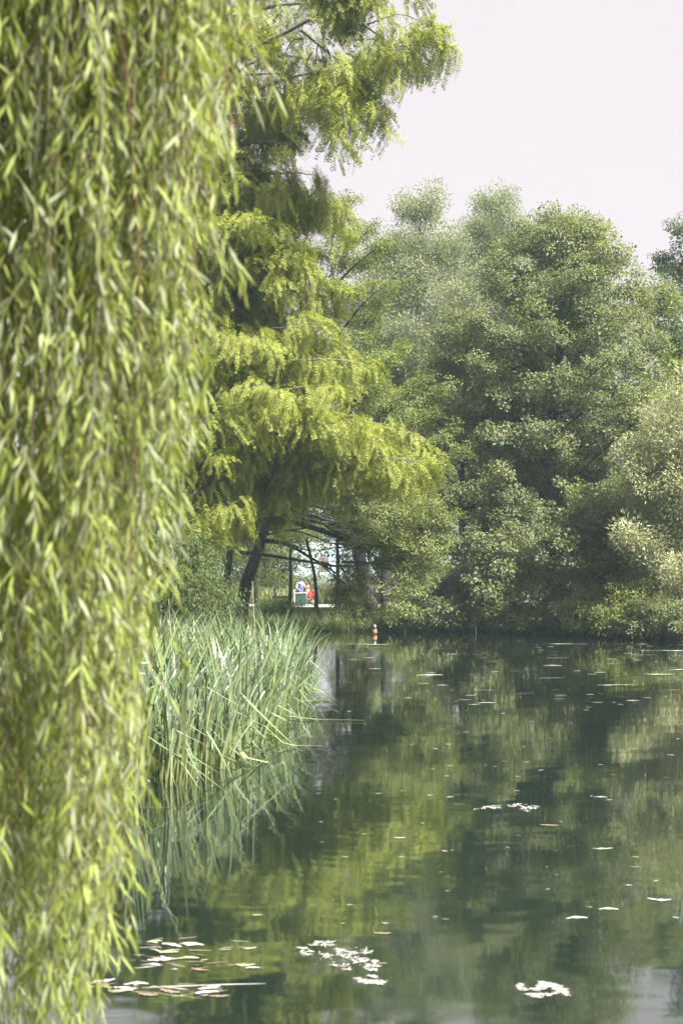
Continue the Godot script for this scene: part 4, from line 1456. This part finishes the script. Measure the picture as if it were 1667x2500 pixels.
	# small white post between trunk and bin
	b = MB.new()
	b.box(Vector3(0, 0.46, 0), Vector3(0.07, 1.1, 0.07), Color(0.26, 0.25, 0.24))
	b.box(Vector3(0, 1.03, 0), Vector3(0.16, 0.05, 0.09), Color(0.26, 0.25, 0.24))
	single("white_post", b.done(M.vc), "thin white post between slim trunk and dark green bin", "post", Vector3((719.0 - 833.5) / F * 89.0, y0 - 0.03, -89.0))

	# hand cart
	var cx := (760.0 - 833.5) / F * (D - 0.2)
	var cart := thing("hand_cart", "small hand cart with pale frame carrying red sacks", "cart", Vector3(cx, y0, -D + 0.2))
	b = MB.new()
	b.box(Vector3(0, 0.42, 0), Vector3(0.62, 0.035, 0.5), Color(0.24, 0.23, 0.22))
	b.box(Vector3(-0.30, 0.62, 0), Vector3(0.035, 0.42, 0.5), Color(0.24, 0.23, 0.22))
	part(cart, "tray", b.done(M.vc))
	b = MB.new()
	b.tube(curve([Vector3(-0.30, 0.42, 0.2), Vector3(-0.55, 0.75, 0.2), Vector3(-0.62, 0.95, 0.1), Vector3(-0.62, 0.95, -0.1), Vector3(-0.55, 0.75, -0.2), Vector3(-0.30, 0.42, -0.2)], 16), taper(17, 0.016, 0.016), 6, Color(0.08, 0.08, 0.08))
	part(cart, "handle", b.done(M.vc))
	for s in [-1.0, 1.0]:
		var wheel := Node3D.new()
		wheel.name = "wheel"
		cart.add_child(wheel, true)
		wheel.position = Vector3(0.16, 0.25, s * 0.29)
		b = MB.new()
		var ring := []
		for k in 21:
			ring.append(Vector3(cos(TAU * k / 20) * 0.22, sin(TAU * k / 20) * 0.22, 0))
		b.tube(PackedVector3Array(ring), taper(21, 0.03, 0.03), 6, Color(0.02, 0.02, 0.02), false)
		part(wheel, "tyre", b.done(M.vc))
		b = MB.new()
		for k in 6:
			b.tube(PackedVector3Array([Vector3.ZERO, Vector3(cos(TAU * k / 6) * 0.2, sin(TAU * k / 6) * 0.2, 0)]), PackedFloat32Array([0.012, 0.009]), 4, Color(0.4, 0.4, 0.38))
		part(wheel, "spokes", b.done(M.vc))
	b = MB.new()
	b.tube(PackedVector3Array([Vector3(0.16, 0.25, -0.32), Vector3(0.16, 0.25, 0.32)]), PackedFloat32Array([0.015, 0.015]), 6, Color(0.1, 0.1, 0.1))
	b.tube(PackedVector3Array([Vector3(0.16, 0.25, -0.24), Vector3(0.10, 0.42, -0.24)]), PackedFloat32Array([0.014, 0.014]), 5, Color(0.1, 0.1, 0.1))
	b.tube(PackedVector3Array([Vector3(0.16, 0.25, 0.24), Vector3(0.10, 0.42, 0.24)]), PackedFloat32Array([0.014, 0.014]), 5, Color(0.1, 0.1, 0.1))
	b.tube(PackedVector3Array([Vector3(-0.26, 0.0, 0.2), Vector3(-0.26, 0.42, 0.2)]), PackedFloat32Array([0.014, 0.014]), 5, Color(0.1, 0.1, 0.1))
	b.tube(PackedVector3Array([Vector3(-0.26, 0.0, -0.2), Vector3(-0.26, 0.42, -0.2)]), PackedFloat32Array([0.014, 0.014]), 5, Color(0.1, 0.1, 0.1))
	part(cart, "axle", b.done(M.vc))
	# red sacks
	var red := func(_p: Vector3) -> Color: return Color(0.34, 0.018, 0.010)
	for s in [[Vector3(-0.10, 0.44, 0.05), [[Vector3(0, 0.14, 0), Vector3(0, 0.28, 0), 0.16, 0.15], [Vector3(0.04, 0.30, 0.05), Vector3(0.02, 0.40, 0), 0.09, 0.03], [Vector3(-0.05, 0.12, 0.06), Vector3(0.07, 0.12, -0.02), 0.12, 0.12]], "red sack on the cart tray, the left one"],
		[Vector3(0.16, 0.44, 0.0), [[Vector3(0, 0.22, 0), Vector3(0.08, 0.40, 0), 0.17, 0.15], [Vector3(-0.06, 0.45, 0.05), Vector3(0.05, 0.52, 0), 0.10, 0.05], [Vector3(0.0, 0.13, 0), Vector3(0.0, 0.16, 0), 0.13, 0.14]], "bulging red sack on the cart tray, the higher right one"]]:
		single("red_sack", blob_mesh(s[1], 0.03, 0.06, M.vc, red), s[2], "sack", Vector3(cx, y0, -D + 0.2) + s[0], Basis(), "red sacks on the cart")
	# traffic cone standing on a crate end of the cart
	var cone := thing("traffic_cone", "orange and white striped traffic cone beside the red sacks", "cone", Vector3(cx - 0.23, y0 + 0.44, -D + 0.02))
	b = MB.new()
	b.box(Vector3(0, 0.22, 0), Vector3(0.26, 0.43, 0.26), Color(0.30, 0.30, 0.29))
	part(cone, "stand", b.done(M.vc))
	b = MB.new()
	b.lathe(Vector3(0, 0.44, 0), [Vector2(0.15, 0), Vector2(0.15, 0.03), Vector2(0.11, 0.03), Vector2(0.092, 0.14), Vector2(0.07, 0.27), Vector2(0.05, 0.38), Vector2(0.025, 0.52), Vector2(0, 0.53)], 14,
		[Color(0.34, 0.03, 0.012), Color(0.34, 0.03, 0.012), Color(0.40, 0.39, 0.38), Color(0.34, 0.03, 0.012), Color(0.40, 0.39, 0.38), Color(0.34, 0.03, 0.012), Color(0.34, 0.03, 0.012)])
	part(cone, "cone_body", b.done(M.vc))
	# pale rail on posts, left of the slim trunk
	var rail := thing("low_rail", "low pale rail on posts left of the slim straight trunk", "rail", gp(690, 86))
	b = MB.new()
	b.box(Vector3(0, 0.62, 0), Vector3(1.25, 0.13, 0.09), Color(0.14, 0.135, 0.125))
	part(rail, "rail_board", b.done(M.vc))
	for s in [[-0.47, 1.15], [0.5, 0.62]]:
		b = MB.new()
		b.box(Vector3(s[0], s[1] * 0.5 - 0.05, -0.12), Vector3(0.12, s[1] + 0.1, 0.12), Color(0.15, 0.145, 0.14))
		part(rail, "post", b.done(M.vc))
	# pale board with red marks beyond the meadow
	var bd := thing("pale_board", "pale board with red marks far beyond the meadow", "board", Vector3((790.0 - 833.5) / F * 112.0, 0.45, -112.0))
	b = MB.new()
	b.box(Vector3(0, 2.75, 0), Vector3(0.8, 1.2, 0.06), Color(0.10, 0.095, 0.095))
	part(bd, "panel", b.done(M.vc))
	b = MB.new()
	for q in [[-0.05, 3.2, 0.30, 0.10], [0.15, 3.0, 0.12, 0.26], [-0.12, 2.75, 0.20, 0.10], [0.02, 2.85, 0.07, 0.3], [-0.2, 2.5, 0.16, 0.08]]:
		b.box(Vector3(q[0], q[1], 0.04), Vector3(q[2], q[3], 0.012), Color(0.16, 0.025, 0.035), Basis(Vector3(0, 0, 1), q[0] * 3.0))
	part(bd, "red_mark", b.done(M.vc))
	for s in [-0.36, 0.36]:
		b = MB.new()
		b.box(Vector3(s, 1.0, -0.07), Vector3(0.06, 2.1, 0.06), Color(0.08, 0.08, 0.08))
		part(bd, "post", b.done(M.vc))
	# white house seen through the willow curtain
	var hs := thing("white_house", "plain white building seen through the gap in the willow curtain", "building", Vector3((135.0 - 833.5) / F * 105.0, 0.4, -105.0))
	b = MB.new()
	b.box(Vector3(0, 1.7, 0), Vector3(7.0, 3.4, 4.0), Color(0.70, 0.68, 0.68))
	part(hs, "wall", b.done(M.vc))
	b = MB.new()
	b.box(Vector3(0, 3.47, 0), Vector3(7.5, 0.14, 4.5), Color(0.12, 0.12, 0.12))
	part(hs, "roof", b.done(M.vc))
	for k in 4:
		b = MB.new()
		b.box(Vector3(-2.6 + k * 1.75, 1.9, 2.01), Vector3(0.9, 1.2, 0.05), Color(0.06, 0.07, 0.08))
		part(hs, "window", b.done(M.vc))
	b = MB.new()
	b.tube(curve([Vector3(0.1, -0.3, 0), Vector3(0.02, 0.35, 0.02), Vector3(-0.06, 0.75, 0.0)], 8), taper(9, 0.022, 0.012), 6, Color(0.16, 0.15, 0.14))
	single("leaning_stick", b.done(M.vc), "thin pale stick standing at the far waterline below the overhanging hazel", "stick", Vector3((1157.0 - 833.5) / F * 59.3, 0.1, -59.3))
	# duck by the twin trunks
	var dp := on_water(914, 1551)
	dp.z = -58.5
	dp.x = (914.0 - 833.5) / F * 58.5
	var duck := thing("duck", "small orange and white duck at the foot of the twin trunks", "duck", Vector3(dp.x, 0.0, dp.z))
	var dpaint := func(p: Vector3) -> Color:
		if p.y > 0.29:
			return Color(0.26, 0.23, 0.21) if p.y < 0.40 else Color(0.10, 0.05, 0.03)
		if p.y > 0.21:
			return Color(0.03, 0.03, 0.03)
		if p.y > 0.07:
			return Color(0.22, 0.085, 0.03) if p.z > -0.1 else Color(0.10, 0.07, 0.05)
		return Color(0.20, 0.16, 0.12)
	part(duck, "body", blob_mesh([[Vector3(0, 0.09, -0.16), Vector3(0, 0.10, 0.08), 0.09, 0.11], [Vector3(0, 0.13, 0.10), Vector3(0, 0.29, 0.14), 0.07, 0.045], [Vector3(0, 0.33, 0.15), Vector3(0, 0.35, 0.12), 0.06, 0.06], [Vector3(0, 0.13, -0.2), Vector3(0, 0.20, -0.30), 0.05, 0.02]], 0.015, 0.04, M.vc, dpaint))
	b = MB.new()
	b.tube(PackedVector3Array([Vector3(0, 0.335, 0.19), Vector3(0, 0.325, 0.245)]), PackedFloat32Array([0.022, 0.012]), 8, Color(0.40, 0.07, 0.03))
	part(duck, "beak", b.done(M.vc))
	for s in [-1.0, 1.0]:
		b = MB.new()
		b.leaf(Vector3(s * 0.09, 0.17, 0.02), Vector3(s * 0.1, 0.15, -1).normalized(), Vector3(0, 1, 0), 0.26, 0.13, Color(0.19, 0.07, 0.02))
		part(duck, "wing", b.done(M.vc))

# ------------------------------------------------------------------ things floating on the water
func flake(seed_: int, long_: float) -> ArrayMesh:   # a curled dry leaf or bit of reed, unit length along X
	var s := rng.state
	rng.seed = seed_
	var b := MB.new()
	var w := long_
	var pts := []
	var segs := 7
	var bow := rf(-0.5, 0.5)
	for i in segs + 1:
		var t := float(i) / segs
		var wide := w * 0.5 * pow(sin(PI * clampf(t * 0.92 + 0.04, 0, 1)), 0.7)
		pts.append([Vector3(t - 0.5, 0.004 + 0.03 * w * rf(0.0, 1.0), (sin(t * 3.1) * bow + rf(-0.08, 0.08)) * w), wide * rf(0.35, 1.2), wide * rf(0.35, 1.2)])
	for i in segs:
		var a: Vector3 = pts[i][0]
		var e: Vector3 = pts[i + 1][0]
		var lift := 0.06 * w
		var k := rf(0.8, 1.12)
		var col := Color(k, k, k)
		b.quad(a + Vector3(0, lift, -pts[i][2]), e + Vector3(0, lift, -pts[i + 1][2]), e, a, col)
		b.quad(a, e, e + Vector3(0, lift, pts[i + 1][1]), a + Vector3(0, lift, pts[i][1]), col)
	rng.state = s
	return b.done(M["float%d" % (seed_ % 4)])

func build_floating() -> void:
	rng.seed = 707
	var tones := [Color(0.27, 0.255, 0.24), Color(0.20, 0.21, 0.13), Color(0.30, 0.285, 0.28), Color(0.15, 0.11, 0.075)]
	for k in 4:
		var m := foliage_mat(0.65, Color(0.3, 0.3, 0.3))
		m.albedo_color = tones[k].linear_to_srgb()
		M["float%d" % k] = m
	var broad := []
	var slim := []
	var stalk := []
	for k in 8:
		broad.append(flake(40 + k, 0.42))
		slim.append(flake(80 + k, 0.09))
		stalk.append(flake(120 + k, 0.028))
	var put := func(px: float, py: float, len_px: float, mesh: Mesh, called: String, label: String, cat: String, group: String, yaw := 99.0) -> void:
		var w := on_water(px, py)
		var size := len_px / F * -w.z
		w.y = 0.003
		single(called, mesh, label, cat, w, Basis(Vector3.UP, yaw if yaw < 90 else rf(-0.5, 0.5)) * Basis.from_scale(Vector3(size, size * 0.4, size)), group)
	# larger single leaves in the right foreground, one by one
	for q in [[1408, 2243, 55, "broad pale floating leaf right of centre in the lower right water"], [1485, 2221, 48, "pale floating leaf up and right of the broad one"], [1608, 2196, 58, "pale forked floating leaf near the right edge"],
		[933, 2279, 44, "pale floating leaf in the green reflection at the bottom middle"], [628, 2234, 28, "small pale floating leaf above the drifting scraps"], [1470, 2072, 50, "pale floating leaf in the right half, above the broad ones"],
		[1340, 2015, 44, "pair-like pale floating leaf left of its neighbour"], [1465, 1947, 32, "short pale floating stalk in the pale reflection"], [1550, 2117, 24, "tiny pale leaf low at the right side"], [975, 2046, 30, "small pale leaf left of centre in mid water"]]:
		put.call(q[0], q[1], q[2], broad[rng.randi() % 8], "floating_leaf", q[3], "leaf", "single leaves on the near water", rf(-0.25, 0.25))
	for q in [[325, 1972, 115, "long pale stalk floating beside the willow curtain"], [1120, 1963, 46, "pale stalk floating in mid water left of the scraps line"], [935, 1968, 28, "short pale stalk floating left in mid water"], [995, 1968, 42, "pale ragged stalk floating left in mid water"], [1240, 1952, 30, "pale stalk tip floating above the line of scraps"]]:
		put.call(q[0] + 40 if q[0] < 400 else q[0], q[1], q[2], stalk[rng.randi() % 8], "floating_stalk", q[3], "stalk", "single stalks on the water", rf(-0.05, 0.05))
	# scraps drifting at the lower left, below the willow
	for k in 92:
		var px := rf(300, 620)
		var py := 2290 + pow(rng.randf(), 0.8) * 80.0
		if k >= 58:
			px = rf(235, 560)
			py = 2405 + (px - 235) * 0.05 + rf(-16, 22)
		put.call(px, py, rf(14, 62), (slim if rng.randf() < 0.55 else broad)[rng.randi() % 8], "floating_scrap", "small pale scrap in the upper drift at the lower left, right of the willow" if k < 58 else "small pale scrap in the lowest drift, along the long pale stalk", "scrap", "scraps of the upper drift" if k < 58 else "scraps of the lowest drift", rf(-0.6, 0.6))
	put.call(500, 2408, 300, stalk[2], "floating_stalk", "longest straight pale green stalk floating at the lower left", "stalk", "single stalks on the water", 0.12)
	put.call(430, 2432, 150, stalk[5], "floating_stalk", "pale stalk slanting below the longest one", "stalk", "single stalks on the water", -0.35)
	put.call(275, 2482, 90, stalk[3], "floating_stalk", "pale stalk at the very bottom beside the willow tips", "stalk", "single stalks on the water", 0.1)
	# drifting mats
	for m in [[835, 2335, 215, 34, 290, "large loose mat of pale fluff and scraps at the bottom middle", 16], [905, 2392, 85, 12, 90, "smaller tail of pale fluff below the large mat", 8], [1325, 2418, 130, 20, 290, "compact pale mat of fluff at the lower right", 6], [1215, 1970, 120, 4, 60, "thin line of pale scraps in mid water", -6], [1290, 1972, 50, 10, 44, "small bunch of pale scraps at the end of the thin line", 0]]:
		var c := on_water(m[0], m[1])
		var o := thing("floating_mat", m[5], "debris", Vector3(c.x, 0.003, c.z), "drifting mats of scraps")
		var placed := 0
		while placed < m[4]:
			var a := rf(0, TAU)
			var rr := sqrt(rng.randf())
			var u := cos(a) * rr
			var t := sin(a) * rr
			# ragged outline with holes
			if wobble.get_noise_2d(u * 26.0 + m[0], t * 20.0 + m[1]) < 0.16 * rr - 0.05:
				continue
			placed += 1
			var w := on_water(m[0] + u * m[2] * 0.5, m[1] + t * m[3] + u * m[6])
			var size := rf(0.012, 0.05) * (1.0 if m[1] > 2100 else 1.6)
			var pick: Mesh = broad[[0, 2, 4, 6, 0, 2, 4, 1][rng.randi() % 8]] if rng.randf() < 0.75 else slim[[0, 2, 4, 6][rng.randi() % 4]]
			part(o, "scrap", pick, Vector3(w.x - c.x, rf(0, 0.003), w.z - c.z), Basis(Vector3.UP, rf(0, TAU)) * Basis.from_scale(Vector3(size * rf(0.8, 1.8), size * 0.4, size)))
	# leaves and stalks on the far water, more of them to the right
	var far_names := ["below the twin trunks", "below the overhanging hazel", "below the big alder", "below the lime-green shrub", "below the silvery bush"]
	var far_zone := func(px: float) -> int: return 0 if px < 1080 else (1 if px < 1270 else (2 if px < 1420 else (3 if px < 1560 else 4)))
	for k in 210:
		var py := 1572 + pow(rng.randf(), 1.7) * 150
		var px := lerpf(930, 1690, pow(rng.randf(), 0.8))
		if rng.randf() < 0.1:
			px = rf(800, 1000)
		put.call(px, py, rf(8, 40) * (2.0 if rng.randf() < 0.12 else 0.8), slim[rng.randi() % 8] if rng.randf() < 0.6 else broad[rng.randi() % 8], "distant_floating_leaf", "pale leaf or stalk afloat on the far water " + far_names[far_zone.call(px)], "leaf", "far floating leaves " + far_names[far_zone.call(px)], rf(-0.15, 0.15))
	for k in 90:
		var sx := rf(780, 1660)
		var side := "left" if sx < 1080 else ("middle" if sx < 1370 else "right")
		put.call(sx, rf(1700, 2260), rf(4, 20), broad[rng.randi() % 8], "small_floating_leaf", "small pale leaf afloat on the open water, %s third of it" % side, "leaf", "small leaves on the open water, " + side, rf(-0.8, 0.8))
